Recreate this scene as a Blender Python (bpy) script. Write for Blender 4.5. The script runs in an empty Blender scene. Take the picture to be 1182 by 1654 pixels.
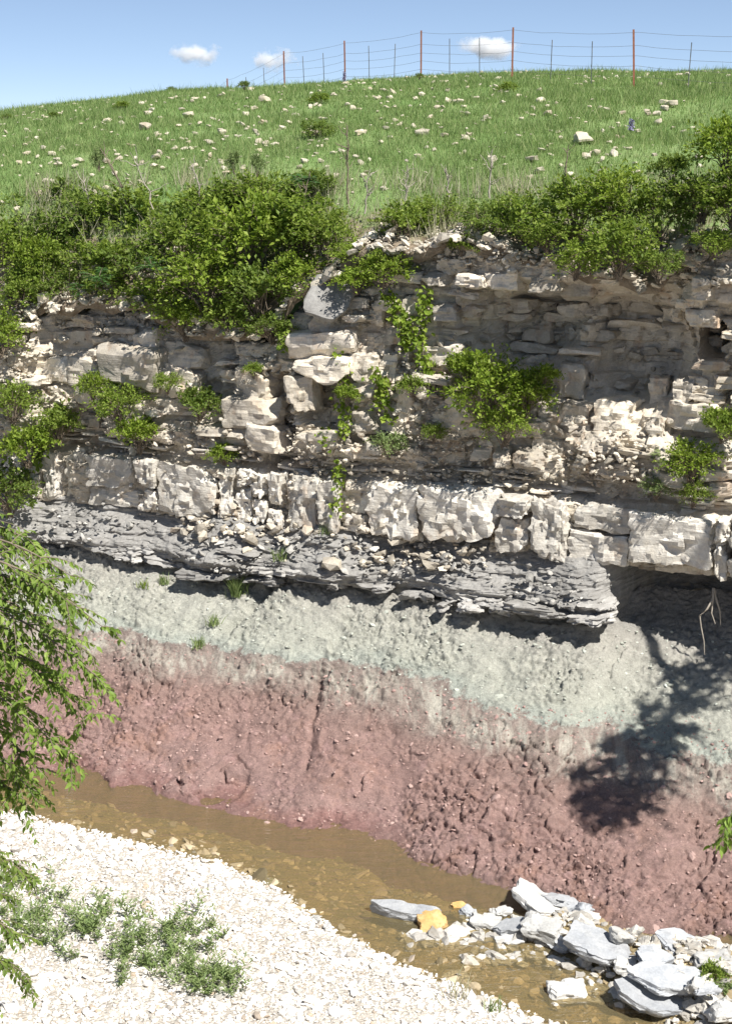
import bpy, bmesh, math
import numpy as np
from mathutils import Vector, Matrix, Euler

# ------------------------------------------------------------------ camera, sky, sun, exposure
scene = bpy.context.scene
COL = scene.collection
R = math.radians
CAMZ, PITCH, FPX = 8.85, R(14.6), 2400.0
cam_d = bpy.data.cameras.new('camera'); cam = bpy.data.objects.new('camera', cam_d); COL.objects.link(cam)
cam.location = (0, 0, CAMZ); cam.rotation_euler = (R(90) - PITCH, 0, 0)
cam_d.sensor_fit = 'VERTICAL'; cam_d.sensor_height = 24.0; cam_d.lens = 24.0 * FPX / 1654.0
cam_d.clip_start = 0.1; cam_d.clip_end = 5000
scene.camera = cam

SUN = Vector((0.38, -0.45, 0.81)).normalized()
world = bpy.data.worlds.new('World'); scene.world = world; world.use_nodes = True
wn = world.node_tree; bg = wn.nodes['Background']
sky = wn.nodes.new('ShaderNodeTexSky'); sky.sky_type = 'NISHITA'; sky.sun_disc = False
sky.sun_elevation = math.asin(SUN.z); sky.sun_rotation = math.atan2(SUN.x, SUN.y)
sky.altitude = 9000; sky.air_density = 1.0; sky.dust_density = 0.0; sky.ozone_density = 2.4
gm = wn.nodes.new('ShaderNodeGamma'); gm.inputs[1].default_value = 0.65; wn.links.new(sky.outputs[0], gm.inputs[0]); wn.links.new(gm.outputs[0], bg.inputs[0]); bg.inputs[1].default_value = 0.145
sl = bpy.data.lights.new('sun', 'SUN'); sl.energy = 4.6; sl.angle = R(0.55); sl.color = (1.0, 0.96, 0.89)
so = bpy.data.objects.new('sun', sl); COL.objects.link(so)
so.rotation_euler = SUN.to_track_quat('Z', 'Y').to_euler(); so.location = (10, -10, 40)
vs = scene.view_settings; vs.view_transform = 'Standard'; vs.look = 'None'; vs.exposure = 0.82; vs.gamma = 1.0
vs.use_curve_mapping = False
scene.cycles.max_bounces = 8; scene.cycles.transparent_max_bounces = 24; scene.cycles.volume_bounces = 14

# ------------------------------------------------------------------ numpy noise
rng = np.random.default_rng(7)
def _h(ix, iy, iz, seed):
    n = (ix.astype(np.int64) * 374761393 + iy.astype(np.int64) * 668265263 + iz.astype(np.int64) * 2147483647 + seed * 974634777) & 0xFFFFFFFF
    n = ((n ^ (n >> 13)) * 1274126177) & 0xFFFFFFFF
    n = ((n ^ (n >> 16)) * 2246822519) & 0xFFFFFFFF
    return ((n ^ (n >> 15)) & 0xFFFFFF) / float(0xFFFFFF)
def vnoise(p, seed=0):
    p = np.asarray(p, float); f = np.floor(p); t = p - f; t = t * t * (3 - 2 * t); i = f.astype(np.int64)
    r = 0
    for dx in (0, 1):
        for dy in (0, 1):
            for dz in (0, 1):
                w = (t[:, 0] if dx else 1 - t[:, 0]) * (t[:, 1] if dy else 1 - t[:, 1]) * (t[:, 2] if dz else 1 - t[:, 2])
                r = r + w * _h(i[:, 0] + dx, i[:, 1] + dy, i[:, 2] + dz, seed)
    return r * 2 - 1
def fbm(p, octv=4, seed=0, gain=0.5):
    p = np.asarray(p, float); a = 1.0; s = 0; r = 0
    for k in range(octv):
        r = r + a * vnoise(p * (2.03 ** k) + 17.3 * k, seed + k); s += a; a *= gain
    return r / s
def worley(p, seed=0):
    p = np.asarray(p, float); i = np.floor(p).astype(np.int64); F1 = np.full(len(p), 9.0); F2 = np.full(len(p), 9.0); ID = np.zeros(len(p))
    for dx in (-1, 0, 1):
        for dy in (-1, 0, 1):
            for dz in (-1, 0, 1):
                cx, cy, cz = i[:, 0] + dx, i[:, 1] + dy, i[:, 2] + dz
                q = np.stack([cx + _h(cx, cy, cz, seed + 1), cy + _h(cx, cy, cz, seed + 2), cz + _h(cx, cy, cz, seed + 3)], 1)
                d = np.linalg.norm(q - p, axis=1); c = d < F1
                F2 = np.where(c, F1, np.minimum(F2, d)); ID = np.where(c, _h(cx, cy, cz, seed + 4), ID); F1 = np.where(c, d, F1)
    return F1, F2, ID
def sstep(a, b, x):
    t = np.clip((np.asarray(x, float) - a) / (b - a), 0, 1); return t * t * (3 - 2 * t)

# ------------------------------------------------------------------ pixel -> place
FWD = np.array([0, math.cos(PITCH), -math.sin(PITCH)]); UPV = np.array([0, math.sin(PITCH), math.cos(PITCH)]); RT = np.array([1.0, 0, 0])
CAM = np.array([0, 0, CAMZ])
def ray(px, py):
    return RT * ((px - 591) / FPX) + UPV * ((827 - py) / FPX) + FWD
def on_z(px, py, z=0.0):
    d = ray(px, py); return CAM + d * ((z - CAMZ) / d[2])
def on_y(px, py, y):
    d = ray(px, py); return CAM + d * (y / d[1])
AL = math.atan(0.43)
T = np.array([math.cos(AL), -math.sin(AL), 0]); N = np.array([math.sin(AL), math.cos(AL), 0]); P0 = np.array([0, 21.4, 0])
def cl(s, off, z):      # strike distance, distance into the hill, height
    s = np.asarray(s, float); off = np.asarray(off, float); z = np.asarray(z, float)
    return P0 + s[..., None] * T + off[..., None] * N + z[..., None] * np.array([0, 0, 1.0])
def on_cl(px, py, off=0.0):   # pixel -> (s, z) on the cliff plane pushed in by off
    d = ray(px, py); k = ((P0 + N * off - CAM) @ N) / (d @ N); p = CAM + d * k
    return float((p - P0) @ T), float(p[2])
def to_so(p):
    q = np.asarray(p) - P0; return q @ T, q @ N

# ------------------------------------------------------------------ mesh / object helpers
def mk(name, V, F, mat, parent=None, smooth=True, sharp=None, kind=None, loc=None, rot=None, scl=None):
    me = mesh(name, V, F, mat, smooth, sharp)
    return ob(name, me, parent, kind, loc, rot, scl)
def mesh(name, V, F, mat, smooth=True, sharp=None):
    me = bpy.data.meshes.new(name); V = np.ascontiguousarray(V, np.float32)
    Fs = [np.ascontiguousarray(f, np.int32) for f in (F if isinstance(F, list) else [F])]
    me.vertices.add(len(V)); me.vertices.foreach_set('co', V.ravel())
    nl = sum(f.size for f in Fs); npoly = sum(len(f) for f in Fs)
    me.loops.add(nl); me.polygons.add(npoly)
    me.loops.foreach_set('vertex_index', np.concatenate([f.ravel() for f in Fs]))
    tot = np.concatenate([np.full(len(f), f.shape[1], np.int32) for f in Fs])
    st = np.concatenate([[0], np.cumsum(tot)[:-1]]).astype(np.int32)
    me.polygons.foreach_set('loop_start', st); me.polygons.foreach_set('loop_total', tot)
    me.update(calc_edges=True); me.validate()
    me.polygons.foreach_set('use_smooth', np.full(len(me.polygons), smooth))
    if smooth and sharp: me.set_sharp_from_angle(angle=R(sharp))
    me.materials.append(mat)
    return me
def ob(name, me, parent=None, kind=None, loc=None, rot=None, scl=None):
    o = bpy.data.objects.new(name, me); COL.objects.link(o)
    if parent is not None: o.parent = parent
    if kind: o['kind'] = kind
    if loc is not None: o.location = tuple(float(v) for v in loc)
    if rot is not None: o.rotation_euler = tuple(float(v) for v in rot)
    if scl is not None: o.scale = tuple(float(v) for v in (scl if hasattr(scl, '__len__') else (scl,) * 3))
    return o
def tag(o, label, cat, group=None, kind=None):
    o['label'] = label; o['category'] = cat
    if group: o['group'] = group
    if kind: o['kind'] = kind
    return o
def empty(name, loc, rot=(0, 0, 0), scl=1.0):
    return ob(name, None, None, None, loc, rot, scl)
def grid_faces(nu, nv):
    i = np.arange((nu - 1) * (nv - 1)); a = (i // (nv - 1)) * nv + i % (nv - 1)
    return np.stack([a, a + nv, a + nv + 1, a + 1], 1)
def tubes(paths, radii, k=5):
    VV, FF = [], []; base = 0
    for P, r in zip(paths, radii):
        P = np.asarray(P, float); n = len(P); r = np.asarray(r, float) * np.ones(n)
        d = np.gradient(P, axis=0); d /= np.linalg.norm(d, axis=1)[:, None] + 1e-9
        ref = np.where(np.abs(d[:, 2:3]) > 0.9, np.array([[1.0, 0, 0]]), np.array([[0, 0, 1.0]]))
        a = np.cross(d, ref); a /= np.linalg.norm(a, axis=1)[:, None] + 1e-9; b = np.cross(d, a)
        an = np.linspace(0, 2 * np.pi, k, endpoint=False)
        ring = P[:, None, :] + r[:, None, None] * (a[:, None, :] * np.cos(an)[None, :, None] + b[:, None, :] * np.sin(an)[None, :, None])
        VV.append(ring.reshape(-1, 3))
        i, j = np.meshgrid(np.arange(n - 1), np.arange(k), indexing='ij'); i = i.ravel(); j = j.ravel(); jn = (j + 1) % k
        FF.append(base + np.stack([i * k + j, i * k + jn, (i + 1) * k + jn, (i + 1) * k + j], 1)); base += n * k
    return np.concatenate(VV), np.concatenate(FF)

def _tmpl_box(cuts):
    bm = bmesh.new(); bmesh.ops.create_cube(bm, size=2)
    if cuts: bmesh.ops.subdivide_edges(bm, edges=bm.edges[:], cuts=cuts, use_grid_fill=True)
    V = np.array([v.co[:] for v in bm.verts]); F = np.array([[v.index for v in f.verts] for f in bm.faces]); bm.free(); return V, F
def _tmpl_ico(n):
    bm = bmesh.new(); bmesh.ops.create_icosphere(bm, subdivisions=n, radius=1)
    V = np.array([v.co[:] for v in bm.verts]); F = np.array([[v.index for v in f.verts] for f in bm.faces]); bm.free(); return V, F
BX6 = _tmpl_box(6); BX4 = _tmpl_box(4); BX9 = _tmpl_box(9); BX14 = _tmpl_box(14); ICO1 = _tmpl_ico(1); ICO2 = _tmpl_ico(2)
def rockV(tmpl, dims, seed, p=9, ncut=6, cut=(0.72, 0.97), rough=0.02, layer=0.0, freq=5.0, frac=0.0, fcell=(.16, .16, .14)):
    """angular stone: superellipsoid box, chopped by planes, roughened, optionally layered like thin beds"""
    r = np.random.default_rng(seed); V = tmpl[0].copy()
    V = V / (np.sum(np.abs(V) ** p, axis=1) ** (1.0 / p))[:, None]
    for k in range(ncut):
        n = r.normal(size=3); n /= np.linalg.norm(n); c = np.sum(np.abs(n)) * r.uniform(*cut) * 0.93
        e = np.maximum(0, V @ n - c); V = V - e[:, None] * n
    V = V * np.asarray(dims)[None, :] * 0.5
    Q = V + r.uniform(-50, 50, 3); nv = V / (np.linalg.norm(V, axis=1)[:, None] + 1e-9)
    V = V + nv * (fbm(Q * freq, 4, int(seed) % 1000, 0.6) * rough)[:, None]
    if frac:
        a, b, idc = worley((Q + fbm(Q * 3, 2, 2)[:, None] * .06) / np.asarray(fcell), int(seed) % 997); a2, b2, id2 = worley(Q / (np.asarray(fcell) * .45), int(seed) % 991)
        V = V * (1 + 0 * V) - nv * (frac * (idc * .75 + id2 * .35))[:, None]
    if layer:
        L = vnoise(np.stack([Q[:, 0] * 1.5, Q[:, 1] * 1.5, Q[:, 2] * 26], 1), 3)
        V[:, :2] += nv[:, :2] * (L * layer)[:, None]
    return V
def slabV(tmpl, dims, seed, frac=.05, rough=.025, taper=.12):
    """flat slab with a jagged polygon outline and rough broken sides"""
    r = np.random.default_rng(seed); V = tmpl[0].copy(); m = np.max(np.abs(V[:, :2]), axis=1); th = np.arctan2(V[:, 1], V[:, 0])
    k = r.integers(7, 11); a = np.sort((np.arange(k) + r.uniform(-.35, .35, k)) * 2 * np.pi / k); rad = r.uniform(.72, 1.12, k)
    P = np.stack([np.cos(a), np.sin(a)], 1) * rad[:, None]; P2 = np.roll(P, -1, 0); d = np.stack([np.cos(th), np.sin(th)], 1); R_ = np.full(len(th), .6)
    for p, q in zip(P, P2):
        e = q - p; den = d[:, 0] * e[1] - d[:, 1] * e[0]; t = (p[0] * e[1] - p[1] * e[0]) / np.where(np.abs(den) < 1e-9, 1e-9, den)
        u = (d[:, 0] * p[1] - d[:, 1] * p[0]) / np.where(np.abs(den) < 1e-9, 1e-9, den); u = -u if False else u
        w = (d * t[:, None] - p) @ e / (e @ e); ok = (t > 0) & (w >= -1e-6) & (w <= 1 + 1e-6); R_ = np.where(ok, t, R_)
    V[:, :2] = d * (m * R_)[:, None] * (1 - taper * np.clip(-V[:, 2], 0, 1) * r.uniform(0, 1))[:, None]
    V = V * np.asarray(dims)[None] * .5; Q = V + r.uniform(-50, 50, 3); nv = np.stack([V[:, 0], V[:, 1], V[:, 2] * 0], 1); nv /= np.linalg.norm(nv, axis=1)[:, None] + 1e-6; side = m[:, None] ** 6
    A_, B_, idc = worley(Q / np.array([.16, .16, .05]), int(seed) % 997); V += nv * side * ((idc - .6) * frac)[:, None]
    A_, B_, id2 = worley(Q * np.array([2.6, 2.6, 0]), int(seed) % 887); V[:, 2] += np.where(V[:, 2] > 0, (id2 - .5) * dims[2] * .12 + fbm(Q * 5, 3, 4) * rough, 0)
    return V
def scatter_stones(cent, size, flat=0.5, seed=1, tmpl=None, tilt=0.35):
    """many loose stones in one mesh; cent (n,3), size (n,)"""
    tmpl = tmpl or ICO1; r = np.random.default_rng(seed); n = len(cent); tv, tf = tmpl
    V = tv[None] * (1 + r.uniform(-0.28, 0.28, (n, len(tv), 1))) + r.normal(0, .08, (n, len(tv), 3))
    sc = np.stack([r.uniform(.8, 1.35, n), r.uniform(.6, 1.0, n), r.uniform(.6, 1.3, n) * flat], 1) * (np.asarray(size) * .5)[:, None]
    V = V * sc[:, None, :]
    a = r.uniform(0, 6.283, n); b = r.normal(0, tilt, n); c = r.normal(0, tilt, n)
    def rot(V, ax, an):
        x, y = [(1, 2), (2, 0), (0, 1)][ax]; co, si = np.cos(an)[:, None], np.sin(an)[:, None]
        W = V.copy(); W[..., x] = V[..., x] * co - V[..., y] * si; W[..., y] = V[..., x] * si + V[..., y] * co; return W
    V = rot(rot(rot(V, 2, a), 0, b), 1, c) + np.asarray(cent)[:, None, :]
    F = tf[None] + (np.arange(n) * len(tv))[:, None, None]
    return V.reshape(-1, 3), F.reshape(-1, tf.shape[1])
def leaves(B, A, Nn, L, W, fold=0.18, four=False):
    """leaf blades: base points B, axes A, normals Nn"""
    A = A / (np.linalg.norm(A, axis=1)[:, None] + 1e-9); S = np.cross(Nn, A); S /= np.linalg.norm(S, axis=1)[:, None] + 1e-9
    U = np.cross(A, S); L = np.asarray(L)[:, None] * np.ones((len(B), 1)); W = np.asarray(W)[:, None] * np.ones((len(B), 1)); n = len(B)
    if four:
        m1 = B + A * L * .34; m2 = B + A * L * .7 - U * L * .06; tip = B + A * L - U * L * .2
        V = np.stack([B, m1 + S * W * .5 + U * W * fold, m2 + S * W * .34 + U * W * fold, tip, m2 - S * W * .34 + U * W * fold, m1 - S * W * .5 + U * W * fold, m1, m2], 1)
        q = np.array([[6, 1, 2, 7], [5, 6, 7, 4]]); t = np.array([[0, 1, 6], [0, 6, 5], [7, 2, 3], [7, 3, 4]]); o = (np.arange(n) * 8)[:, None, None]
        return V.reshape(-1, 3), [(q[None] + o).reshape(-1, 4), (t[None] + o).reshape(-1, 3)]
    V = np.stack([B, B + A * L * .45 + S * W * .5 + U * W * fold, B + A * L, B + A * L * .45 - S * W * .5 + U * W * fold], 1)
    t = np.array([[0, 1, 2], [0, 2, 3]]); o = (np.arange(n) * 4)[:, None, None]
    return V.reshape(-1, 3), (t[None] + o).reshape(-1, 3)
def unit(r, n):
    v = r.normal(size=(n, 3)); return v / np.linalg.norm(v, axis=1)[:, None]

# ------------------------------------------------------------------ materials
class NT:
    def __init__(s, name):
        s.m = bpy.data.materials.new(name); s.m.use_nodes = True; s.t = s.m.node_tree; s.b = s.t.nodes['Principled BSDF']; s.out = s.t.nodes['Material Output']
        s.b.inputs['Roughness'].default_value = 0.9; s.b.inputs['Specular IOR Level'].default_value = 0.25
        s.geo = s.t.nodes.new('ShaderNodeNewGeometry')
    def n(s, ty, **kw):
        x = s.t.nodes.new(ty)
        for k, v in kw.items(): setattr(x, k, v)
        return x
    def l(s, a, b): s.t.links.new(a, b)
    def set(s, sock, v):
        if hasattr(v, 'is_linked'): s.l(v, sock)
        else: sock.default_value = v
    def pos(s, scale=(1, 1, 1), rot=(0, 0, 0)):
        m = s.n('ShaderNodeMapping'); s.l(s.geo.outputs['Position'], m.inputs[0]); m.inputs['Scale'].default_value = scale; m.inputs['Rotation'].default_value = rot; return m.outputs[0]
    def noise(s, scale, detail=5, rough=.55, vec=None, dist=0.0):
        x = s.n('ShaderNodeTexNoise'); s.l(vec if vec is not None else s.geo.outputs['Position'], x.inputs['Vector'])
        x.inputs['Scale'].default_value = scale; x.inputs['Detail'].default_value = detail; x.inputs['Roughness'].default_value = rough; x.inputs['Distortion'].default_value = dist; return x.outputs['Fac']
    def rng(s, v, a, b, c=0.0, d=1.0):
        x = s.n('ShaderNodeMapRange'); s.set(x.inputs[0], v); x.inputs[1].default_value = a; x.inputs[2].default_value = b; x.inputs[3].default_value = c; x.inputs[4].default_value = d; return x.outputs[0]
    def mix(s, f, a, b, mode='MIX'):
        x = s.n('ShaderNodeMix', data_type='RGBA', blend_type=mode); s.set(x.inputs[0], f)
        for i, v in ((6, a), (7, b)): s.set(x.inputs[i], v if hasattr(v, 'is_linked') else (*v, 1))
        return x.outputs[2]
    def math(s, op, a, b=0.0):
        x = s.n('ShaderNodeMath', operation=op); s.set(x.inputs[0], a); s.set(x.inputs[1], b); return x.outputs[0]
    def ramp(s, v, stops):
        x = s.n('ShaderNodeValToRGB'); s.l(v, x.inputs[0]); e = x.color_ramp.elements
        while len(e) < len(stops): e.new(0.5)
        for q, (p, c) in zip(e, stops): q.position = p; q.color = (*c, 1)
        return x.outputs[0]
    def val(s, col, fac):   # brightness by a 0..2 factor
        x = s.n('ShaderNodeVectorMath', operation='SCALE'); s.l(col, x.inputs[0]); s.set(x.inputs['Scale'], fac); return x.outputs[0]
    def bump(s, hs, strength=.6, dist=.02):
        last = None
        for h, d in hs:
            x = s.n('ShaderNodeBump'); s.l(h, x.inputs['Height']); x.inputs['Strength'].default_value = strength; x.inputs['Distance'].default_value = d
            if last is not None: s.l(last, x.inputs['Normal'])
            last = x.outputs[0]
        s.l(last, s.b.inputs['Normal'])
    def col(s, c): s.l(c, s.b.inputs['Base Color']); return s

def mat_rock(name, a, b, c, stain=(.16, .14, .12), bed=True, vary=.35, island=False, rust=.0):
    m = NT(name)
    n1 = m.noise(1.3, 4); n2 = m.noise(7, 6, .62); n3 = m.noise(38, 5, .6)
    col = m.mix(m.rng(n1, .38, .62), a, b); col = m.mix(m.rng(n2, .45, .7), col, c)
    st = m.noise(2.2, 7, .7, m.pos((1, 1, .45)))
    col = m.mix(m.rng(st, .56, .72, 0, .75), col, stain)
    if rust: col = m.mix(m.rng(m.noise(3.1, 5, .6, m.pos((1.3, 1, .7))), .56, .7, 0, rust), col, (.46, .25, .11))
    if island: rv = m.geo.outputs['Random Per Island']
    else: rv = m.n('ShaderNodeObjectInfo').outputs['Random']
    col = m.val(col, m.math('MULTIPLY', m.rng(rv, 0, 1, 1 - vary, 1 + vary * .5), m.rng(n3, .3, .7, .86, 1.1)))
    m.col(col)
    hs = [(m.noise(9, 6, .65), .022), (m.noise(55, 4, .6), .006)]
    if bed: hs.append((m.noise(3, 4, .6, m.pos((.6, .6, 9))), .014))
    m.bump(hs, .8); return m.m
LIME = mat_rock('limestone', (.62, .55, .44), (.52, .47, .40), (.70, .64, .55), rust=.45)
LIMEW = mat_rock('pale_limestone', (.66, .62, .55), (.56, .52, .45), (.74, .71, .65), stain=(.33, .30, .27), rust=.3, vary=.25)
LIMEB = mat_rock('weathered_limestone', (.58, .52, .42), (.48, .43, .36), (.66, .60, .51), island=False, rust=.35)
RUB = mat_rock('limestone_rubble', (.58, .52, .42), (.46, .41, .34), (.64, .59, .5), island=True, bed=False, vary=.5, rust=.3)
SHALE = mat_rock('dark_shale', (.29, .28, .265), (.36, .348, .33), (.44, .43, .41), stain=(.16, .152, .142), vary=.3)
SHALER = mat_rock('shale_rubble', (.40, .385, .36), (.31, .30, .28), (.52, .50, .46), island=True, bed=False, vary=.5, stain=(.14, .13, .12))
SLABM = mat_rock('creek_slab', (.37, .39, .42), (.43, .44, .46), (.50, .51, .52), stain=(.27, .27, .28), vary=.2)
SLABW = mat_rock('creek_white_stone', (.53, .52, .50), (.47, .47, .46), (.60, .59, .57), stain=(.38, .35, .30), vary=.25)
CRUB = mat_rock('creek_rubble', (.54, .51, .46), (.46, .44, .41), (.60, .57, .52), stain=(.40, .33, .23), island=True, bed=False, vary=.4)
OCHRE = mat_rock('ochre_stone', (.58, .36, .13), (.50, .33, .15), (.62, .46, .25), stain=(.35, .22, .09), vary=.1)
HSTONE = mat_rock('field_stone', (.58, .52, .41), (.48, .41, .31), (.63, .58, .48), stain=(.42, .36, .27), vary=.3, rust=.3)

def mat_mud():
    m = NT('layered_mudstone')
    sx = m.n('ShaderNodeSeparateXYZ'); m.l(m.geo.outputs['Position'], sx.inputs[0])
    d1 = m.noise(1.1, 5, .6); d2 = m.noise(5, 5, .65)
    z = m.math('ADD', sx.outputs['Z'], m.math('ADD', m.rng(d1, .3, .7, -.07, .07), m.rng(d2, .3, .7, -.045, .045)))
    dt = m.n('ShaderNodeVectorMath', operation='DOT_PRODUCT'); m.l(m.geo.outputs['Position'], dt.inputs[0]); dt.inputs[1].default_value = tuple(T)
    z = m.math('ADD', z, m.rng(dt.outputs['Value'], float(P0 @ T) + 1.0, float(P0 @ T) + 6.0, 0, .34))
    k = m.rng(z, 0, 2.6)
    col = m.ramp(k, [(0.0, (.29, .165, .15)), (.05, (.285, .19, .172)), (.2, (.29, .19, .17)), (.33, (.275, .188, .165)), (.39, (.26, .20, .175)), (.44, (.275, .23, .20)), (.497, (.25, .20, .178)), (.51, (.345, .37, .33)), (.56, (.38, .385, .335)), (.68, (.38, .375, .33)), (.78, (.36, .345, .31)), (.86, (.29, .28, .26)), (1, (.25, .24, .23))])
    # pale washed streaks in the middle beds, running down the slope
    st = m.noise(2.4, 6, .65, m.pos((1.6, .3, .5), (0, 0, R(-25))), 1.2)
    mid = m.math('MULTIPLY', m.rng(k, .36, .42), m.rng(k, .53, .46))
    col = m.mix(m.math('MULTIPLY', m.rng(st, .46, .62, 0, .85), mid), col, (.47, .45, .39))
    # rusty and maroon blotches lower down
    low = m.rng(k, .34, .25)
    col = m.mix(m.math('MULTIPLY', m.rng(m.noise(1.7, 6, .65), .52, .68, 0, .6), low), col, (.35, .205, .155))
    col = m.mix(m.math('MULTIPLY', m.rng(m.noise(3.3, 6, .7), .54, .68, 0, .55), low), col, (.42, .27, .26))
    v = m.n('ShaderNodeTexVoronoi'); m.l(m.geo.outputs['Position'], v.inputs['Vector']); v.inputs['Scale'].default_value = 26
    sp = m.rng(v.outputs['Distance'], .10, .2, 1, 0)
    col = m.mix(m.math('MULTIPLY', sp, m.rng(m.noise(4, 4), .5, .7, 0, .6)), col, (.56, .49, .44))
    col = m.val(col, m.math('MULTIPLY', m.rng(m.noise(5, 8, .75), .3, .7, .76, 1.2), m.rng(m.noise(40, 5, .7), .3, .7, .8, 1.16)))
    wet = m.rng(sx.outputs['Z'], .0, .10, .72, 1)     # damp rim at the waterline
    col = m.val(col, wet)
    m.col(col); m.set(m.b.inputs['Roughness'], .92)
    v2 = m.n('ShaderNodeTexVoronoi', feature='DISTANCE_TO_EDGE'); m.l(m.geo.outputs['Position'], v2.inputs['Vector']); v2.inputs['Scale'].default_value = 15
    m.bump([(m.noise(10, 8, .72), .03), (m.noise(26, 6, .7, m.pos((1, 1, 1.8)), 1.5), .018), (m.noise(80, 4, .6), .006)], .8); return m.m
MUD = mat_mud()
def mat_chip(name, c1, c2):
    m = NT(name); c = m.mix(m.geo.outputs['Random Per Island'], c1, c2); m.col(c); m.bump([(m.noise(60, 3), .01)]); return m.m
CHIPR = mat_chip('red_chips', (.31, .20, .18), (.42, .30, .27)); CHIPG = mat_chip('green_chips', (.30, .31, .27), (.52, .54, .48))
def mat_gravel(name, a, b, c, scl):
    m = NT(name); r = m.geo.outputs['Random Per Island']
    col = m.ramp(r, [(0, (.36, .33, .29)), (.06, a), (.25, b), (.55, b), (.85, c), (.95, c), (.965, (.50, .40, .30)), (1, (.34, .29, .24))])
    col = m.val(col, m.rng(m.noise(40, 3), .3, .7, .9, 1.08)); m.col(col); m.bump([(m.noise(90, 3), .004)]); return m.m
GRAV = mat_gravel('white_gravel', (.50, .475, .44), (.68, .645, .605), (.76, .735, .70), 1)
BEDST = mat_gravel('bed_stones', (.13, .105, .06), (.30, .235, .14), (.50, .41, .28), 1)
def mat_ground(name, a, b, sc=6):
    m = NT(name); v = m.n('ShaderNodeTexVoronoi'); m.l(m.geo.outputs['Position'], v.inputs['Vector']); v.inputs['Scale'].default_value = 28
    col = m.mix(m.rng(m.noise(sc, 6, .65), .35, .65), a, b); col = m.mix(m.rng(m.noise(sc * 1.9, 7, .7, m.pos((.6, 1.5, 1), (0, 0, R(24)))), .55, .68, 0, .6), col, tuple(v * .55 for v in b)) if sc < 3 else col; col = m.val(col, m.rng(v.outputs['Distance'], 0, .6, 1.1, .75)); m.col(col)
    m.bump([(v.outputs['Distance'], .02), (m.noise(30, 5), .02)], .9); return m.m
GRAVB = mat_ground('gravel_ground', (.60, .56, .50), (.50, .45, .39)); BEDM = mat_ground('creek_bed', (.40, .30, .16), (.25, .215, .115), 2.2)
def mat_hill():
    m = NT('hill_turf'); col = m.mix(m.rng(m.noise(.35, 5, .6), .38, .62), (.155, .25, .075), (.21, .29, .11))
    col = m.mix(m.rng(m.noise(2.5, 6, .7), .55, .75, 0, .6), col, (.20, .19, .10)); 
    sx = m.n('ShaderNodeSeparateXYZ'); m.l(m.geo.outputs['True Normal'], sx.inputs[0])
    soil = m.mix(m.rng(m.noise(6, 6, .7), .35, .65), (.17, .13, .09), (.34, .28, .21))
    dt = m.n('ShaderNodeVectorMath', operation='DOT_PRODUCT'); m.l(m.geo.outputs['Position'], dt.inputs[0]); dt.inputs[1].default_value = tuple(N)
    col = m.mix(m.rng(m.math('ADD', dt.outputs['Value'], m.rng(m.noise(2.2, 5, .65), .3, .7, -.6, .6)), float(P0 @ N) + 1.7, float(P0 @ N) + 1.2), col, soil)
    m.col(col); m.bump([(m.noise(8, 6, .7), .12)]); return m.m
TURF = mat_hill()
SOIL = mat_ground('soil', (.20, .16, .11), (.11, .085, .06), 5)
def mat_leaf(name, c1, c2, c3, trans=.35, spec=.3):
    m = NT(name); r = m.geo.outputs['Random Per Island']
    col = m.ramp(r, [(0, c1), (.55, c2), (1, c3)]); col = m.val(col, m.rng(m.noise(2.2, 3), .3, .7, .8, 1.2))
    m.l(col, m.b.inputs['Base Color']); m.b.inputs['Roughness'].default_value = .55; m.b.inputs['Specular IOR Level'].default_value = spec
    tr = m.n('ShaderNodeBsdfTranslucent'); m.l(m.mix(.5, col, (.22, .30, .03)), tr.inputs[0])
    mx = m.n('ShaderNodeMixShader'); mx.inputs[0].default_value = trans; m.l(m.b.outputs[0], mx.inputs[1]); m.l(tr.outputs[0], mx.inputs[2]); m.l(mx.outputs[0], m.out.inputs[0]); return m.m
LF_MID = mat_leaf('shrub_leaf', (.125, .195, .03), (.215, .305, .046), (.34, .415, .09), .5)
LF_DRK = mat_leaf('dark_shrub_leaf', (.11, .17, .036), (.175, .255, .05), (.27, .34, .08), .48)
LF_YEL = mat_leaf('bright_shrub_leaf', (.14, .22, .025), (.225, .32, .036), (.34, .42, .075), .45)
LF_TRE = mat_leaf('tree_leaf', (.13, .21, .035), (.20, .305, .05), (.31, .41, .09), .45, .35)
LF_WEED = mat_leaf('weed_leaf', (.15, .215, .08), (.205, .28, .10), (.28, .34, .14), .35)
LF_FERN = mat_leaf('feathery_leaf', (.04, .10, .03), (.06, .14, .035), (.09, .18, .05), .3)
GRASS = mat_leaf('grass_blade', (.175, .265, .09), (.225, .325, .115), (.38, .41, .20), .4, .12)
DRYG = mat_leaf('dry_grass', (.24, .24, .13), (.33, .31, .20), (.44, .41, .31), .2, .2)
PURP = mat_leaf('purple_flower', (.30, .27, .46), (.36, .32, .52), (.45, .40, .58), .2, .2)
def mat_plain(name, c, rough=.8, metal=0.0, ns=20):
    m = NT(name); m.col(m.val(m.mix(.0, c, c), m.rng(m.noise(ns, 5), .3, .7, .75, 1.2))); m.b.inputs['Roughness'].default_value = rough; m.b.inputs['Metallic'].default_value = metal; m.bump([(m.noise(ns * 2, 4), .005)]); return m.m
BARK = mat_plain('bark', (.16, .125, .09)); TWIG = mat_plain('twig', (.20, .16, .12)); DEAD = mat_plain('dead_twig', (.36, .32, .27))
RUST = mat_plain('rusty_post', (.26, .105, .065), .8); WIRE = mat_plain('fence_wire', (.22, .21, .21), .5, .4)
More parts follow.
